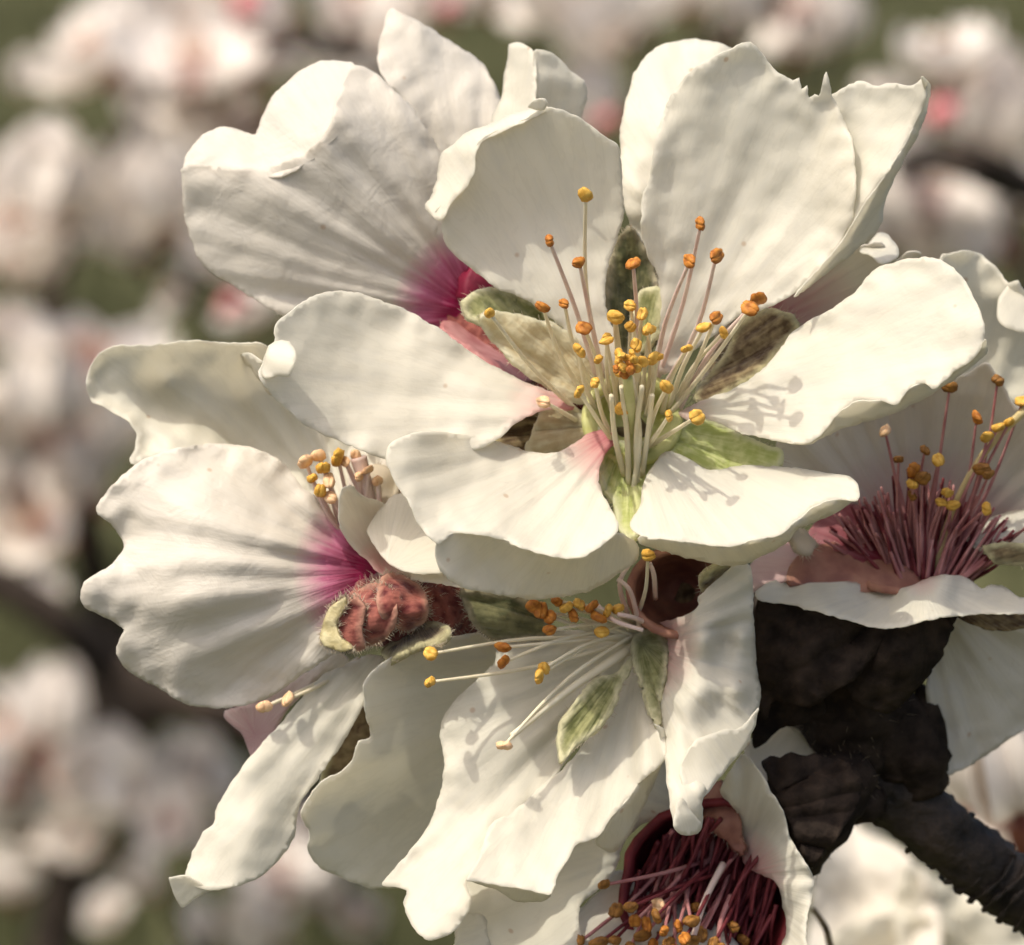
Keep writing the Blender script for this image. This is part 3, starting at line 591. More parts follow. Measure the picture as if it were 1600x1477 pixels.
for (x0, y0, x1, y1, x2, y2) in [(965,905,985,925,1000,985),(965,960,990,965,1010,975),(1005,985,960,970,930,942),(1015,880,1022,900,1024,935),(985,880,968,915,985,970)]:
    pts, rr = path3([(x0, y0, -.35, 3.5), (x1, y1, -.4, 4), (x2, y2, -.75, 4.5)], 10); V, F = tube_data(pts, rr, 7); mesh_obj('stamen', V, F, M_FILP, f4)
tube(f4, 'pistil', [(1005,1000,-.9,11),(960,1030,-.7,8),(880,1085,-.4,6),(800,1150,-.05,5)], M_FIL, sides=9)
sepal(f4, [(520,1150),(560,1080),(600,1060),(640,1150),(600,1250),(540,1260),(500,1240)], [(530,1150,-1.5),(600,1080,-1.45),(600,1240,-1.5)], B4, M_SEPB, fuzz=0)  # dark brown sheet added behind the petals to fill their dark gap
# long petal hanging free on the outer side
petal(f4, 'petal', [
  ([(537,1042),(506,1054),(478,1082),(436,1135),(408,1163),(380,1198),(355,1233),(338,1268),(333,1289),(317,1299),(303,1327),(291,1359),(294,1378),(317,1389),(355,1389),(394,1376),(429,1352),(457,1313),(467,1264),(499,1212),(530,1170),(556,1125),(571,1093),(580,1060),(600,1030),(570,1025)],
   [(590,1035,-.95),(510,1060,-.9),(400,1180,-.75),(470,1180,-.78),(530,1165,-.86),(560,1090,-.85),(330,1290,-.60),(400,1290,-.52),(460,1290,-.75),(300,1370,-.52),(380,1375,-.5)]),
  ([(264,1371),(268,1371),(292,1368),(322,1386),(328,1390),(324,1393),(304,1404),(288,1417),(283,1417),(273,1400)], [(270,1380,-.55),(320,1388,-.5),(285,1412,-.62)], dict(fold=0, ripple=0, jag=.2, step=3)),
  ],
   (640, 960), mat=M_PET, ripple=.04, fold=.04)
# its own two stray anthers and pink underside
petal(f4, 'petal', [([(350,1115),(400,1098),(450,1070),(510,1030),(530,1020),(545,1035),(500,1060),(450,1110),(425,1150),(395,1185),(378,1150)],
   [(360,1120,-1.3),(450,1080,-1.2),(535,1030,-1.1),(400,1170,-1.2)])], (400, 1150), mat=M_MAUVE, tint=(200, .42), ripple=.02)
for (x, y) in ((413, 1105), (450, 1093)):
    stamen(f4, (560, 1030, -1.1), (x, y, -.68), 'p', M_FIL, size=1.0)

# ================================================================== BLOSSOM 5: at the bottom, maroon cup, stamens pointing down
f5 = thing('almond_blossom', 'almond blossom cut off by the lower edge, its maroon cup full of brown anthers', 'blossom', P(1150, 1300, -1.3), GRP)
B5 = (1130, 1290)
petal(f5, 'petal', [
  ([(1060,1150),(1085,1200),(1085,1262),(1010,1285),(985,1305),(970,1328),(962,1359),(940,1385),(905,1422),(900,1520),(735,1520),(712,1477),(717,1431),(755,1430),(727,1426),(735,1405),(722,1376),(760,1330),(850,1250),(950,1160)],
   [(1060,1160,-1.7),(1080,1250,-1.6),(1000,1250,-1.25),(960,1350,-.95),(730,1380,-.9),(850,1300,-1.1),(720,1440,-.50),(850,1420,-.75),(760,1515,-.25),(900,1500,-.45)])], B5, mat=M_PET, ripple=.06, fold=.05)
petal(f5, 'petal', [
  ([(717,1431),(740,1427),(756,1431),(762,1460),(768,1500),(705,1510),(712,1465)], [(725,1432,-.38),(755,1435,-.45),(765,1500,-.3),(710,1500,-.15)])], B5, ripple=.03, fold=.0)
petal(f5, 'petal', [
  ([(880,1440),(905,1420),(940,1388),(962,1362),(1000,1370),(1050,1400),(1120,1440),(1170,1530),(860,1530)], [(900,1430,-.85),(965,1365,-1.2),(1100,1430,-1.1),(880,1520,-.5),(1150,1525,-.7)])], B5, mat=M_MAUVE, ripple=.05, fold=.03, tint=(140,.6))
petal(f5, 'petal', [
  ([(1158,1180),(1169,1183),(1185,1202),(1204,1235),(1224,1273),(1235,1312),(1259,1348),(1270,1372),(1268,1405),(1262,1427),(1258,1460),(1262,1520),(1215,1520),(1221,1477),(1229,1455),(1221,1400),(1210,1378),(1163,1350),(1158,1317),(1152,1271),(1127,1240),(1136,1213)],
   [(1160,1185,-.95),(1135,1235,-.95),(1195,1240,-.72),(1160,1340,-1.15),(1205,1320,-.82),(1240,1330,-.60),(1225,1420,-.80),(1245,1400,-.50),(1265,1390,-.62),(1235,1500,-.35),(1185,1290,-.95)], dict(curl=.03))],
   (1150, 1370), mat=M_PET, tint=(90, .75), ripple=.08, fold=.05)
petal(f5, 'petal', [([(1165,1165),(1195,1145),(1222,1129),(1250,1145),(1290,1180),(1320,1210),(1200,1240),(1170,1200)], [(1170,1170,-1.5),(1222,1129,-1.8),(1300,1190,-1.6),(1210,1220,-1.4)])], B5, mat=M_PET, ripple=.02)
# bowl of the cup
Vc, Fc = [], []
for j in range(9):
    t = j/8; rr_ = 15+130*math.sin(t*1.4); dd = -1.9+1.0*t**2
    for k in range(32):
        a = 2*math.pi*k/32; jn = 1+.07*t*noise.noise(Vector((math.cos(a)*3, math.sin(a)*3, 1))); Vc.append(P(1108+rr_*jn*.98*math.cos(a), 1388+rr_*jn*math.sin(a)*(.98 if math.sin(a) < 0 else 1.25), dd+.1*math.sin(a)))
Fc = [(i*32+k, (i+1)*32+k, (i+1)*32+(k+1) % 32, i*32+(k+1) % 32) for i in range(8) for k in range(32)]+[tuple(range(32))]
o = mesh_obj('hypanthium', Vc, Fc, M_CUPR, f5); md = o.modifiers.new('t', 'SOLIDIFY'); md.thickness = .0005
rs = random.Random(5)
tips5 = [(944,1383,'b'),(962,1424,'b'),(985,1418,'b'),(992,1440,'o'),(1010,1445,'o'),(1025,1432,'b'),(1005,1462,'b'),(1038,1455,'o'),(1060,1448,'o'),(1080,1440,'b'),(1045,1475,'b'),(905,1473,'b'),(960,1470,'b'),(935,1475,'b'),(1070,1468,'o'),(1095,1462,'b'),(1020,1478,'o'),(985,1480,'b'),(1115,1475,'b'),(1030,1415,'p'),(1078,1476,'y'),(1055,1485,'o')]
for (x, y, c) in tips5:
    a = rs.uniform(-1, 1)
    stamen(f5, (1110+a*70, 1320+abs(a)*25+rs.uniform(-10, 20), -1.35), (x, y, -.55+rs.uniform(-.15, .15)), c, M_FILR if rs.random() < .55 else M_FILM, r=(4, 2.8))
for k in range(190):
    a = math.pi+rs.uniform(-.12, 1.18)*math.pi; q = rs.uniform(.45, 1.0)
    x0, y0 = 1108+112*q*math.cos(a), 1388+112*q*math.sin(a)
    stamen(f5, (x0, y0, -1.75+.75*q*q+.06), (x0-rs.uniform(5, 70), y0+rs.uniform(60, 150), -1.1+rs.uniform(-.2, .15)), 'b', M_FILR if k % 8 else M_FILM, r=(4.2, 2.4), noanther=True)
for k in range(30):
    x = rs.uniform(1000, 1215); y0 = 1285+abs(x-1108)*.45
    stamen(f5, (1108+(x-1108)*.55, y0+rs.uniform(-10, 25), -1.5), (x-rs.uniform(20, 90), y0+rs.uniform(110, 210), -.95+rs.uniform(-.2, .1)), 'b', M_FILR, r=(4.5, 2.8), noanther=rs.random() < .6)
stamen(f5, (1130,1350,-1.0), (1082,1470,-.55), 'b', M_FILP, r=(6, 4.5)); stamen(f5, (1142,1400,-1.0), (1122,1480,-.6), 'b', M_FILM, r=(5, 4))
sepal(f5, [(1100,1250),(1125,1222),(1145,1250),(1160,1300),(1160,1335),(1130,1310),(1105,1285)], [(1105,1260,-1.2),(1150,1255,-1.1),(1150,1325,-1.05),(1125,1280,-1.0)], B5, M_CUPB, fuzz=40)
k5 = tube(f5, 'calyx', [(1350,1195,-1.5,38),(1310,1228,-1.45,62),(1265,1262,-1.45,82),(1215,1300,-1.5,95)], M_BARKC, sides=24, n=14, rough=.16)
hair_on(k5, k5, 100, .0006, M_SEPB)
sepal(f5, [(1195,1197),(1235,1182),(1290,1184),(1330,1200),(1345,1230),(1320,1290),(1268,1348),(1240,1300),(1215,1240)], [(1200,1200,-1.0),(1330,1210,-.95),(1265,1335,-.85),(1260,1250,-.8)], B5, M_BARKC, fuzz=0, thick=.0007)

# ================================================================== BLOSSOM 6: side-on at the picture's edge, fan of mauve filaments
f6 = thing('almond_blossom', 'side-on almond blossom with a fan of mauve-red filaments above the dark twig', 'blossom', P(1430, 960, -1.4), GRP)
B6 = (1440, 905)
petal(f6, 'petal', [
  ([(1541,568),(1513,583),(1450,600),(1380,600),(1260,650),(1215,690),(1222,730),(1260,800),(1300,860),(1370,905),(1440,915),(1520,890),(1600,850),(1680,800),(1680,640),(1610,640),(1592,637),(1581,628),(1570,608),(1556,585)],
   [(1541,570,-.95),(1400,620,-1.2),(1225,700,-1.05),(1300,750,-1.35),(1440,740,-1.65),(1580,740,-1.45),(1440,905,-1.6),(1300,850,-1.35),(1670,700,-1.0)])],
   B6, mat=M_MAUVE, tint=(230, .8), ripple=.05, fold=.05)
petal(f6, 'petal', [
  ([(1470,400),(1490,396),(1510,392),(1535,400),(1558,420),(1575,442),(1590,440),(1610,470),(1650,500),(1660,640),(1600,650),(1560,600),(1500,600),(1460,500)],
   [(1480,400,-1.25),(1520,395,-1.3),(1600,460,-1.3),(1560,520,-1.6),(1650,600,-1.5),(1560,610,-1.7),(1480,520,-1.5)])],
   B6, mat=M_PET, ripple=.09, fold=.08)
petal(f6, 'petal', [([(1560,470),(1575,448),(1588,443),(1600,455),(1625,470),(1630,520),(1590,518),(1562,505)], [(1565,470,-1.2),(1590,445,-1.3),(1620,510,-1.15)])], B6, ripple=.03)
petal(f6, 'petal', [
  ([(1180,930),(1190,918),(1202,911),(1236,903),(1288,900),(1327,907),(1374,922),(1417,918),(1447,905),(1477,898),(1508,903),(1533,920),(1555,913),(1600,935),(1660,950),(1660,975),(1600,960),(1521,961),(1486,963),(1447,969),(1417,978),(1383,982),(1348,976),(1296,961),(1240,946),(1188,938)],
   [(1182,930,-.75),(1290,901,-1.05),(1300,960,-.55),(1374,922,-1.05),(1390,980,-.45),(1440,940,-.62),(1477,899,-.85),(1500,960,-.62),(1533,920,-.98),(1600,935,-.85),(1600,958,-.6),(1650,960,-.6)], dict(fold=.04, folds=20))],
   B6, mat=M_PET, ripple=.10, tint=(40,.3))
petal(f6, 'petal', [
  ([(1486,960),(1478,990),(1460,1030),(1447,1060),(1450,1120),(1453,1190),(1470,1212),(1500,1205),(1540,1180),(1570,1160),(1600,1140),(1660,1100),(1660,955),(1570,950)],
   [(1486,965,-1.3),(1450,1060,-1.5),(1460,1200,-1.7),(1540,1050,-1.5),(1600,1140,-1.8),(1650,960,-1.3)])],
   B6, mat=M_BACK, ripple=.06, fold=.06)
petal(f6, 'petal', [([(1490,955),(1540,950),(1610,950),(1660,965),(1600,982),(1550,985),(1510,972)], [(1495,960,-1.0),(1600,975,-.95),(1600,952,-1.05)])], B6, mat=M_SEPB, ripple=.03)
petal(f6, 'petal', [([(1510,835),(1545,812),(1580,800),(1660,790),(1660,850),(1600,862),(1555,868),(1520,855)], [(1515,835,-1.25),(1580,805,-1.35),(1600,855,-1.1),(1650,800,-1.2)])], B6, ripple=.05)
sepal(f6, [(1535,858),(1560,848),(1600,850),(1650,860),(1650,885),(1600,882),(1560,878)], [(1540,862,-1.05),(1600,855,-1.0),(1640,880,-1.0)], B6, M_SEPB, fuzz=30)
sepal(f6, [(1228,905),(1238,880),(1265,858),(1320,850),(1380,868),(1430,900),(1440,930),(1320,925),(1270,915),(1235,918)], [(1235,905,-.95),(1300,860,-1.15),(1420,915,-1.15),(1300,905,-1.0)], B6, M_CUPB, fuzz=80, fold=.015, ripple=.03)
petal(f6, 'petal', [([(1262,838),(1300,800),(1345,790),(1400,830),(1440,880),(1440,915),(1390,905),(1330,870)], [(1270,835,-1.2),(1340,795,-1.35),(1430,900,-1.25),(1350,860,-1.15)])], B6, mat=M_MAUVE, tint=(420, 1.2), ripple=.03, fold=.02)
petal(f6, 'petal', [([(1165,930),(1172,885),(1200,862),(1245,835),(1300,850),(1270,870),(1240,885),(1230,905),(1195,915)], [(1170,920,-1.0),(1200,862,-1.2),(1290,850,-1.3),(1230,900,-1.0)])], B6, mat=M_MAUVE, tint=(500, .62), ripple=.02)
sepal(f6, [(1232,835),(1248,825),(1262,833),(1275,850),(1262,868),(1245,862)], [(1240,835,-.9),(1270,855,-.95)], B6, M_HAIR, fuzz=60)
# cup interior of mauve red
Vc, Fc = [], []
for j in range(8):
    t = j/7; rr_ = 12+76*math.sin(t*1.45); dd = -1.7+.6*t**2
    for k in range(28):
        a = 2*math.pi*k/28; Vc.append(P(1435+rr_*math.cos(a), 926+rr_*.22*math.sin(a)-14*t, dd+.30*math.sin(a)*t))
Fc = [(i*28+k, (i+1)*28+k, (i+1)*28+(k+1) % 28, i*28+(k+1) % 28) for i in range(7) for k in range(28)]+[tuple(range(28))]
o = mesh_obj('hypanthium', Vc, Fc, M_CUPB, f6); md = o.modifiers.new('t', 'SOLIDIFY'); md.thickness = .0005
S6 = [(1484,605,-.75,'b'),(1559,595,-.8,'b'),(1526,653,-.8,'o'),(1383,674,-.9,'p'),(1404,718,-.85,'b'),(1445,704,-.85,'b'),(1466,720,-.8,'y'),(1428,735,-.8,'o'),(1441,748,-.78,'b'),(1425,757,-.8,'y'),(1480,770,-.85,'y'),(1533,733,-.75,'b'),(1545,742,-.75,'b'),(1541,795,-.8,'y'),(1560,668,-.78,'y'),(1543,683,-.8,'y'),(1577,660,-.78,'y'),(1598,628,-.8,'y'),(1470,785,-.9,'y'),(1488,790,-.9,'y'),(1425,775,-.9,'b')]
for (x, y, d, c) in S6:
    stamen(f6, (1440+(x-1470)*.22, 905+rs.uniform(-10, 6), -1.35), (x, y, d), c, M_FILM, r=(3.8, 2.2), size=.95)
for k in range(210):
    x = rs.uniform(1300, 1600); h = rs.uniform(70, 175)*(1-abs(x-1440)/260)
    stamen(f6, (1440+(x-1440)*.45, 912-rs.uniform(0, 12), -1.3+rs.uniform(-.25, .15)), (x+rs.uniform(-15, 15), 890-h, -1.15+rs.uniform(-.25, .2)), 'b', M_FILM if k % 3 else M_FILR, r=(3.8, 2.2), noanther=True)
tube(f6, 'pistil', [(1460,890,-1.3,7),(1492,790,-1.05,6),(1540,705,-.9,6),(1602,640,-.8,7)], M_PISTY, sides=10)
k6 = tube(f6, 'calyx', [(1345,1200,-1.7,60),(1335,1130,-1.65,86),(1325,1070,-1.6,104),(1320,1035,-1.7,118),(1322,1000,-1.75,122),(1330,975,-1.8,100)], M_BARKC, sides=30, n=22, rough=.14)
sepal(f6, [(1185,1000),(1260,1060),(1290,1110),(1250,1130),(1222,1135),(1190,1160),(1176,1166),(1180,1080)], [(1185,1010,-1.2),(1280,1110,-1.3),(1185,1160,-1.3),(1220,1080,-1.15)], B6, M_BARKC, fuzz=0)
hair_on(k6, k6, 150, .0006, M_SEPB)
sepal(f6, [(1186,935),(1240,945),(1300,962),(1350,978),(1380,990),(1330,1060),(1260,1100),(1215,1090),(1190,1120),(1183,1040)], [(1186,940,-.92),(1380,990,-.85),(1200,1100,-1.0),(1290,1030,-.72)], B6, M_BARKC, fuzz=0, thick=.0008)
sepal(f6, [(1300,985),(1380,984),(1440,972),(1488,958),(1478,995),(1455,1040),(1420,1080),(1380,1110),(1330,1080)], [(1310,990,-.9),(1480,965,-.95),(1390,1100,-1.0),(1400,1020,-.75)], B6, M_BARKC, fuzz=0, thick=.0008)

# ================================================================== BLOSSOM 7: hidden behind the big upper petal
f7 = thing('almond_blossom', 'mostly hidden almond blossom behind the torn upper petal, with a rolled edge', 'blossom', P(1150, 480, -1.8), GRP)
B7 = (1190, 510)
petal(f7, 'petal', [
  ([(974,316),(970,260),(970,203),(980,154),(995,109),(1023,77),(1052,65),(1092,62),(1125,68),(1150,85),(1160,200),(1150,350),(1120,450),(1060,430),(1010,400),(990,372),(983,345)],
   [(972,200,-1.15),(1000,110,-1.35),(1060,68,-1.5),(1040,200,-.95),(1130,80,-1.4),(1000,330,-.85),(1100,400,-1.2),(1140,250,-1.2)])], B7, ripple=.06, fold=.05)
petal(f7, 'petal', [
  ([(1180,500),(1240,450),(1300,405),(1344,385),(1377,380),(1400,405),(1422,392),(1440,400),(1400,440),(1330,480),(1260,520),(1200,560),(1150,540)],
   [(1190,520,-1.5),(1344,390,-1.15),(1410,400,-1.2),(1300,470,-1.6),(1400,440,-1.4)])], B7, mat=M_MAUVE, tint=(185, .62), ripple=.04)
petal(f7, 'petal', [([(1344,393),(1358,380),(1372,366),(1384,366),(1403,389),(1403,402),(1378,412),(1362,400)], [(1346,392,-1.08),(1380,367,-1.35),(1400,400,-1.0)])], B7, ripple=.02, fold=0)
tube(f7, 'calyx', [(1130,600,-2.3,40),(1160,550,-2.0,52),(1190,512,-1.75,48)], M_SEPB, sides=16, rough=.3)

# ================================================================== the dark twig that carries them
tw = thing('almond_twig', 'thick dark rough twig slanting up from the lower corner to carry the blossoms', 'twig', P(1700, 1480, -2.2))
p, r = path3([(1780,1520,-2.6,58),(1640,1425,-2.2,58),(1560,1370,-2.0,56),(1480,1308,-1.9,56),(1400,1242,-1.85,60),(1330,1180,-1.9,70),(1260,1080,-2.3,60),(1180,960,-2.7,50),(1080,840,-2.8,44),(960,740,-2.8,38),(880,680,-2.7,30)], 110)
for i in range(len(r)): r[i] *= 1+.018*math.sin(i*1.9)+.035*math.sin(i*.73+1)
V, F = tube_data(p, r, 40, True, .12, 3)
mesh_obj('bark', V, F, M_BARK, tw)
# ring scars and ridges on the bark, each its own
for i, (x, y) in enumerate([(1590,1395),(1572,1380),(1552,1368),(1530,1352),(1508,1335),(1482,1312),(1615,1408),(1450,1288)]):
    t = Vector(P(x-14, y-11, -1.95))-Vector(P(x+14, y+11, -1.95)); c = P(x, y, -1.98); t.normalize()
    u = t.orthogonal().normalized(); v = t.cross(u); n_ = 36; pts = []
    for k in range(n_+1):
        a = 2*math.pi*k/n_+i; rr_ = .00232*(1+.03*math.sin(3*a+i)); pts.append(c+u*rr_*math.cos(a)+v*rr_*math.sin(a)+t*.00025*math.sin(2*a+i))
    V, F = tube_data(pts, [.00016+.00009*math.sin(k*1.3+i) for k in range(n_+1)], 6, False, .4, i)
    mesh_obj('ring_scar', V, F, M_BARK, tw)
for (x0, y0, x1, y1, r0) in [(1440,1230,1410,1090,44),(1455,1200,1440,1080,26),(1400,1200,1372,1060,50),(1350,1240,1335,1275,34)]:
    tube(tw, 'bud_scale', [(x0,y0,-1.75,r0),((x0+x1)/2+6,(y0+y1)/2,-1.6,r0*1.1),(x1,y1,-1.6,r0*.5),(x1-3,y1-8,-1.6,2)], M_BARKC, sides=16, rough=.2, seed=x0)
tube(tw, 'stalk', [(900,700,-2.6,30),(820,800,-2.2,34),(770,880,-1.7,42),(745,938,-1.4,50)], M_SEPB, sides=14, rough=.3)
tube(tw, 'stalk', [(930,720,-2.7,28),(960,700,-2.0,34),(985,670,-1.3,44),(988,655,-1.02,40)], M_SEPB, sides=14, rough=.2)
tube(tw, 'stalk', [(900,690,-2.6,24),(800,600,-2.6,26),(720,510,-2.4,28),(700,495,-2.25,26)], M_SEPR, sides=14, rough=.2)
tube(tw, 'stalk', [(1160,930,-2.7,30),(1120,930,-2.2,34),(1075,928,-1.6,34),(1062,925,-1.3,30)], M_SEPB, sides=14, rough=.2)
tube(tw, 'stalk', [(1130,880,-2.8,26),(1140,760,-2.8,28),(1135,650,-2.5,32),(1130,600,-2.25,38)], M_SEPB, sides=14, rough=.2)
tube(tw, 'stalk', [(1270,1420,-3.2,5),(1290,1450,-3.2,6),(1310,1500,-3.2,7),(1400,1580,-3.0,9)], M_SEPB, sides=8)

# ================================================================== soft blossoms behind
def soft_blossom_mesh(seed, openness):
    rnd = random.Random(seed); V, F, A, B, T = [], [], [], [], []
    nu, nv = 9, 8
    for k in range(5):
        az_ = 2*math.pi*k/5+rnd.uniform(-.15, .15); L = .021*rnd.uniform(.9, 1.1); Wd = .0105*rnd.uniform(.85, 1.1); op = openness+rnd.uniform(-.3, .3); ph = rnd.uniform(0, 6)
        off = len(V)
        for i in range(nu+1):
            u = i/nu
            wd = Wd*(math.sin(math.pi*min(1, (.06+.94*u)**.8*.93)))**.7 + .0006
            for j in range(nv+1):
                v = j/nv*2-1
                rr_ = L*u*math.cos(.25+op*u*.8) - .0015*(abs(v)<.2)*(u > .95); z = L*u*math.sin(.25+op*u*.8)+.004*v*v*u+.0012*math.sin(v*5+ph)*u
                x = rr_; y = v*wd
                V.append((x*math.cos(az_)-y*math.sin(az_), x*math.sin(az_)+y*math.cos(az_), z+.001*(k % 2)*u))
                A.append(v*8+k*7); B.append(u*3+k); T.append(max(0, 1-u/.30)*.65)
        for i in range(nu):
            for j in range(nv):
                a = off+i*(nv+1)+j; F.append((a, a+1, a+nv+2, a+nv+1))
    np_ = len(F)
    # stamen tuft and cup
    def add_tube(p0, p1, r0, r1, mi):
        Vt, Ft = tube_data([Vector(p0), (Vector(p0)+Vector(p1))/2, Vector(p1)], [r0, (r0+r1)/2, r1], 5)
        o_ = len(V); V.extend([tuple(q) for q in Vt]); F.extend([tuple(x+o_ for x in f) for f in Ft]); A.extend([0]*len(Vt)); B.extend([0]*len(Vt)); T.extend([0]*len(Vt)); MI.extend([mi]*len(Ft))
    MI = [0]*np_
    for k in range(16):
        a = k*2.4; s = rnd.uniform(.3, 1); add_tube((.002*math.cos(a), .002*math.sin(a), 0), (.006*s*math.cos(a), .006*s*math.sin(a), .010), .0003, .0002, 1)
        add_tube((.006*s*math.cos(a), .006*s*math.sin(a), .0098), (.0063*s*math.cos(a), .0063*s*math.sin(a), .0112), .0006, .0006, 2)
    add_tube((0, 0, -.007), (0, 0, .0008), .0022, .0036, 3)
    me = bpy.data.meshes.new('blossom_soft'); me.from_pydata(V, [], F)
    for m in (M_SOFT, M_FILM, M_AO, M_CALS): me.materials.append(m)
    me.polygons.foreach_set('material_index', MI); me.polygons.foreach_set('use_smooth', [True]*len(F))
    for kk, vv in (('vein_angle', A), ('vein_radius', B), ('base_tint', T)):
        at = me.attributes.new(kk, 'FLOAT', 'POINT'); at.data.foreach_set('value', vv)
    me.update(); return me
M_SOFT = petal_material('petal_soft', (.88, .82, .76), (.66, .40, .32), (.42, .13, .11), trans=.35)
M_CALS = plain('calyx_soft', (.20, .05, .04), (.30, .12, .07), scale=200)
SOFT = [soft_blossom_mesh(s, op) for s, op in ((1, .5), (2, 1.3), (3, .2), (4, 1.7), (5, .9), (6, 1.5))]
def soft(px, py, d, size, face, vi, label, grp='soft blossoms on the tree behind'):
    o = bpy.data.objects.new('almond_blossom', SOFT[vi % len(SOFT)]); COL.objects.link(o)
    o.location = P(px, py, d); rnd = random.Random(px*3+py)
    fx, fy, fz = face                       # direction the blossom faces, in camera axes
    q = (R @ Vector((fx, fy, fz)).normalized()).to_track_quat('Z', 'Y')
    o.rotation_mode = 'QUATERNION'; from mathutils import Quaternion
    o.rotation_quaternion = q @ Quaternion((0, 0, 1), rnd.uniform(0, 6.28)); o.scale = (size*rnd.uniform(.8, 1.25), size*rnd.uniform(.75, 1.1), size)
    o['label'] = label; o['category'] = 'blossom'; o['kind'] = 'thing'; o['group'] = grp
    return o
LT = 'out-of-focus pale pink blossom above the heart-shaped petal, '
LL = 'out-of-focus white blossom against the green meadow by the heart-shaped petal, '
LM = 'out-of-focus pinkish blossom beside the shaded far petal, '
LB = 'out-of-focus cream blossom low by the long hanging petal, '
LR = 'out-of-focus blossom behind the torn upper petal, '
BG = [
 (170,110,-95,1.0,LT),(230,60,-100,.9,LT),(300,130,-90,1.0,LT),(390,190,-95,1.0,LT),(330,40,-105,.9,LT),(440,60,-100,.9,LT),(545,30,-100,.9,LT),(300,220,-98,.9,LT),(370,280,-95,.8,LT),(580,130,-110,.8,LT),(690,20,-110,.8,LT),(240,170,-115,.7,LT),(640,70,-120,.8,LT),(760,10,-120,.7,LT),(400,110,-92,.9,LT),(200,20,-104,.8,LT),(380,10,-98,.8,LT),(340,170,-92,.8,LT),(140,90,-101,.6,LT),(560,70,-104,.7,LT),
 (110,270,-95,.85,LL),(50,340,-90,1.0,LL),(200,290,-110,.7,LL),(260,350,-90,.9,LL),(160,360,-105,.7,LL),(30,420,-95,.9,LL),(290,465,-105,.55,LL),(40,140,-130,.5,LL),(340,430,-110,.8,LL),(100,330,-93,.9,LL),(10,380,-90,.9,LL),(220,400,-98,.7,LL),
 (130,590,-90,.95,LM),(70,670,-88,1.0,LM),(120,720,-95,.9,LM),(30,760,-90,.9,LM),(90,830,-95,1.0,LM),(180,690,-100,.8,LM),(400,500,-115,.7,LM),(20,680,-90,.9,LM),(20,540,-100,.6,LM),(200,620,-104,.6,LM),(60,940,-104,.5,LM),(150,780,-94,.8,LM),(110,640,-92,.9,LM),(30,840,-96,.8,LM),
 (120,1065,-130,.4,LB),(70,1160,-86,.8,LB),(10,1230,-86,.8,LB),(200,1235,-88,.8,LB),(270,1290,-90,.6,LB),(60,1330,-100,.7,LB),(150,1320,-104,.6,LB),(20,1400,-108,.6,LB),(170,1440,-110,.5,LB),(560,1440,-100,.6,LB),(40,1180,-90,1.0,LB),(30,1290,-92,.9,LB),(140,1230,-95,.9,LB),(220,1260,-95,.9,LB),(300,1230,-100,.8,LB),(240,1390,-95,.5,LB),(440,1390,-90,.75,LB),(375,1360,-100,.7,LB),(480,1340,-95,.8,LB),(430,1460,-105,.8,LB),(330,1450,-110,.5,LB),(20,1130,-110,.6,LB),(90,1260,-96,.8,LB),(500,1400,-93,.7,LB),(360,1250,-98,.8,LB),
 (900,30,-95,.9,LR),(930,100,-100,.8,LR),(950,180,-95,.7,LR),(1080,15,-100,.8,LR),(1200,10,-95,.9,LR),(1240,80,-100,.8,LR),(1300,60,-105,.7,LR),(1480,120,-80,.8,LR),(1530,220,-85,.9,LR),(1450,330,-88,.9,LR),(1560,390,-90,.8,LR),(1590,130,-100,.6,LR),(1430,250,-95,.8,LR),(1000,40,-110,.8,LR),(1140,60,-115,.7,LR),(1600,320,-100,.7,LR),(1390,370,-95,.7,LR),(1520,130,-84,.7,LR),(1470,410,-92,.8,LR),(870,10,-96,.7,LR),(960,60,-94,.8,LR),(1260,20,-97,.8,LR),(1410,170,-90,.6,LR),
]
rb = random.Random(21)
ORD = (lambda t: t + ',twenty-fourth,twenty-fifth,twenty-sixth,twenty-seventh,twenty-eighth')('topmost,second,third,fourth,fifth,sixth,seventh,eighth,ninth,tenth,eleventh,twelfth,thirteenth,fourteenth,fifteenth,sixteenth,seventeenth,eighteenth,nineteenth,twentieth,twenty-first,twenty-second,twenty-third').split(',')
for i, (x, y, d, s, lb) in enumerate(BG):
    k = sum(1 for b in BG if b[4] == lb and (b[1], b[0]) < (y, x))
    soft(x, y, d, s*1.1, (rb.uniform(-1.2, .3), rb.uniform(.2, 1.5), rb.uniform(.2, 1)), i, lb + ('topmost there' if k == 0 else ORD[k] + ' from the top'))
M_BUD = plain('bud_pink', (.55, .12, .14), (.75, .35, .34), scale=200)
for i, (x, y, d, w_, lb) in enumerate([(1470,180,-70,22,'deep pink blurred bud beside the dark knot of branches, right of the torn upper petal'),(385,8,-90,22,'blurred reddish bud at the top edge above the heart-shaped petal'),(945,190,-80,14,'small blurred red bud seen between the two upper petals'),(700,12,-90,14,'blurred pink bud just above the narrow upright petal'),(400,1120,-60,16,'blurred salmon bud under the two stray anthers'),(360,480,-90,16,'blurred rosy bud between the heart-shaped petal and the folded far petal')]):
    pp, rr = path3([(x-w_, y+w_*.6, d, 6), (x-w_*.4, y+w_*.2, d, w_*.9), (x+w_*.4, y-w_*.3, d, w_), (x+w_, y-w_*.7, d, w_*.5), (x+w_*1.2, y-w_*.9, d, 3)], 12)
    rr = [q*(26-d)/26 for q in rr]
    V, F = tube_data(pp, rr, 12, True, .1, i); bo = mesh_obj('flower_bud', V, F, M_BUD)
    bo['label'] = lb; bo['category'] = 'bud'; bo['kind'] = 'thing'; bo['group'] = 'blurred pink buds behind the blossoms'
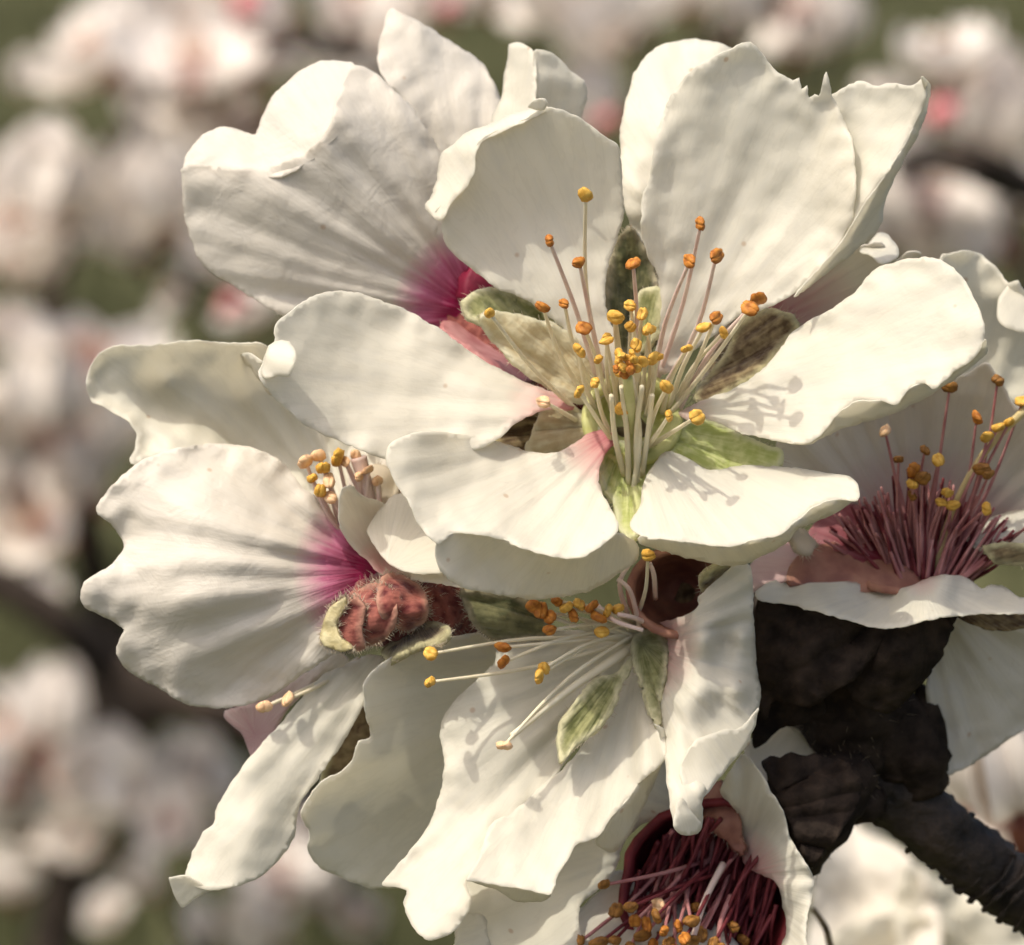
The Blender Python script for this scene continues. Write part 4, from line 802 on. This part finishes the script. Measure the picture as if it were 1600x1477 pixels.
# nearer half-soft blossom below the twig
f8 = thing('almond_blossom', 'slightly blurred creamy blossom filling the lower corner beneath the twig', 'blossom', P(1480, 1500, -8), 'half-soft blossoms near the twig')
petal(f8, 'petal', [([(1262,1352),(1290,1318),(1330,1284),(1352,1302),(1400,1322),(1432,1352),(1460,1400),(1470,1460),(1450,1560),(1250,1560),(1262,1460),(1270,1400)],
   [(1270,1350,-12.05),(1330,1290,-12.69),(1440,1370,-12.01),(1350,1420,-12.40),(1300,1500,-11.72),(1450,1520,-11.68)])], (1480,1560), mat=M_BACK, ripple=.16, fold=.02)
petal(f8, 'petal', [([(1425,1350),(1490,1385),(1540,1400),(1580,1430),(1610,1465),(1650,1560),(1440,1560),(1400,1460),(1400,1390)],
   [(1430,1360,-12.03),(1540,1400,-11.94),(1600,1470,-11.79),(1500,1480,-12.27),(1420,1520,-11.68)])], (1480,1600), mat=M_PET, ripple=.14, fold=.02)
petal(f8, 'petal', [([(1280,1480),(1340,1440),(1420,1430),(1500,1460),(1540,1560),(1260,1560)], [(1290,1480,-11.77),(1420,1435,-11.87),(1500,1540,-12.14),(1340,1540,-12.14)])], (1480,1600), mat=M_PET, ripple=.14, fold=.02)
for (x, y, d, sc_, f, lb) in [(1390,1440,-30,.62,(-.5,.9,.8),'half-soft white blossom right below the twig, behind the creamy corner petals'),(1590,1270,-9,.55,(-.3,1.2,.5),'half-soft cream blossom above the twig beside the hanging grey petal'),(1540,1350,-14,.5,(.3,1,.4),'blurred cream blossom just above the twig at the far edge')]:
    soft(x, y, d, sc_, f, 3, lb, 'half-soft blossoms near the twig')

# the tree behind that carries them
tr = thing('almond_tree', 'blurred dark almond branches running between the soft blossoms behind', 'tree', P(60, 2600, -120))
M_BARK2 = plain('bark_soft', (.016, .011, .008), (.05, .035, .025), scale=60, bump=1, dist=.004, rough=.9)
def limb(name, ctrl, sides=12):
    ctrl = [(x, y, d, r*(26-d)/26*.62) for x, y, d, r in ctrl]
    return tube(tr, name, ctrl, M_BARK2, n=30, sides=sides, rough=.3)
limb('trunk', [(-200,4200,-120,130),(-80,2600,-120,110),(40,1700,-120,70),(120,1300,-118,60),(180,1000,-115,56)])
for b_ in [[(180,1000,-115,56),(120,800,-108,40),(60,600,-104,30),(120,350,-104,24),(200,200,-105,16),(280,80,-106,12)],
           [(180,1050,-88,70),(350,1120,-86,56),(480,1230,-90,34),(560,1450,-108,20)],  # limb made extra thick to add darkness to the lower-left background
           [(120,1300,-118,60),(220,1110,-96,60),(380,1090,-96,50),(560,1000,-112,30),(800,700,-112,28),(1100,400,-110,26),(1400,260,-90,34),(1500,250,-76,50),(1560,275,-76,50),(1700,340,-80,40)],
           [(1100,400,-110,22),(1080,150,-108,18),(1140,20,-108,16),(1160,-60,-108,12)],
           [(180,1050,-88,60),(80,960,-86,50),(-60,880,-86,56)],  # also thickened, for the dark area at the left edge
           [(280,80,-100,16),(470,60,-90,34),(520,80,-92,30),(700,100,-108,10)],
           [(1560,280,-96,24),(1600,420,-96,26),(1640,600,-98,18)],
           [(120,350,-104,18),(250,400,-104,14),(400,470,-106,12)],
           [(120,1300,-118,60),(0,1250,-112,30),(300,1300,-106,20),(450,1370,-100,14)]]:
    limb('branch', b_)
rt = random.Random(77)
for k in range(26):
    x, y = rt.choice([b[:2] for b in BG]); a = rt.uniform(-2.4, -.7); L = rt.uniform(90, 260); d = rt.uniform(-112, -100)
    limb('branch', [(x-L*.6*math.cos(a), y-L*.6*math.sin(a), d, 14), (x+rt.uniform(-20, 20), y, d+2, 11), (x+L*.4*math.cos(a), y+L*.4*math.sin(a), d+5, 7)], 7)

# ================================================================== ground
M_GR = plain('meadow', (.045, .046, .020), (.10, .10, .048), scale=2.2, bump=.3, dist=.02, rough=.95, detail=3, spec=.1)
nG = 40; V = []
for j in range(nG+1):
    for i in range(nG+1):
        x = (i/nG*2-1); y = j/nG; X = 600*x*abs(x); Y = -20+900*y*y
        V.append((X, Y, .06*noise.noise(Vector((X*.3, Y*.3, 0)))+.0*Y))
F = [(j*(nG+1)+i, j*(nG+1)+i+1, (j+1)*(nG+1)+i+1, (j+1)*(nG+1)+i) for j in range(nG) for i in range(nG)]
g = mesh_obj('ground', V, F, M_GR); g['kind'] = 'structure'
# tufts of meadow grass where the camera looks
V, F = [], []; rg = random.Random(4)
M_GRASS = plain('grass_blades', (.04, .045, .017), (.10, .105, .045), scale=3, trans=.3, bump=0)
for _ in range(9000):
    Y = 3+9*rg.random()**1.3; X = (rg.random()*2-1)*(.25+.17*Y)
    h = rg.uniform(.06, .16); a = rg.uniform(0, 6.28); l = rg.uniform(-.6, .6)*h; wx, wy = .004*math.cos(a), .004*math.sin(a); z0 = -.02
    o_ = len(V); V += [(X-wx, Y-wy, z0), (X+wx, Y+wy, z0), (X+wx*.7+l*.4, Y+wy*.7+l*.1, h*.6), (X-wx*.7+l*.4, Y-wy*.7+l*.1, h*.6), (X+l, Y+l*.3, h)]
    F += [(o_, o_+1, o_+2, o_+3), (o_+3, o_+2, o_+4)]
gr = mesh_obj('grass', V, F, M_GRASS, smooth=False); gr['kind'] = 'stuff'; gr['label'] = 'short olive meadow grass far behind the blossoms'; gr['category'] = 'grass'
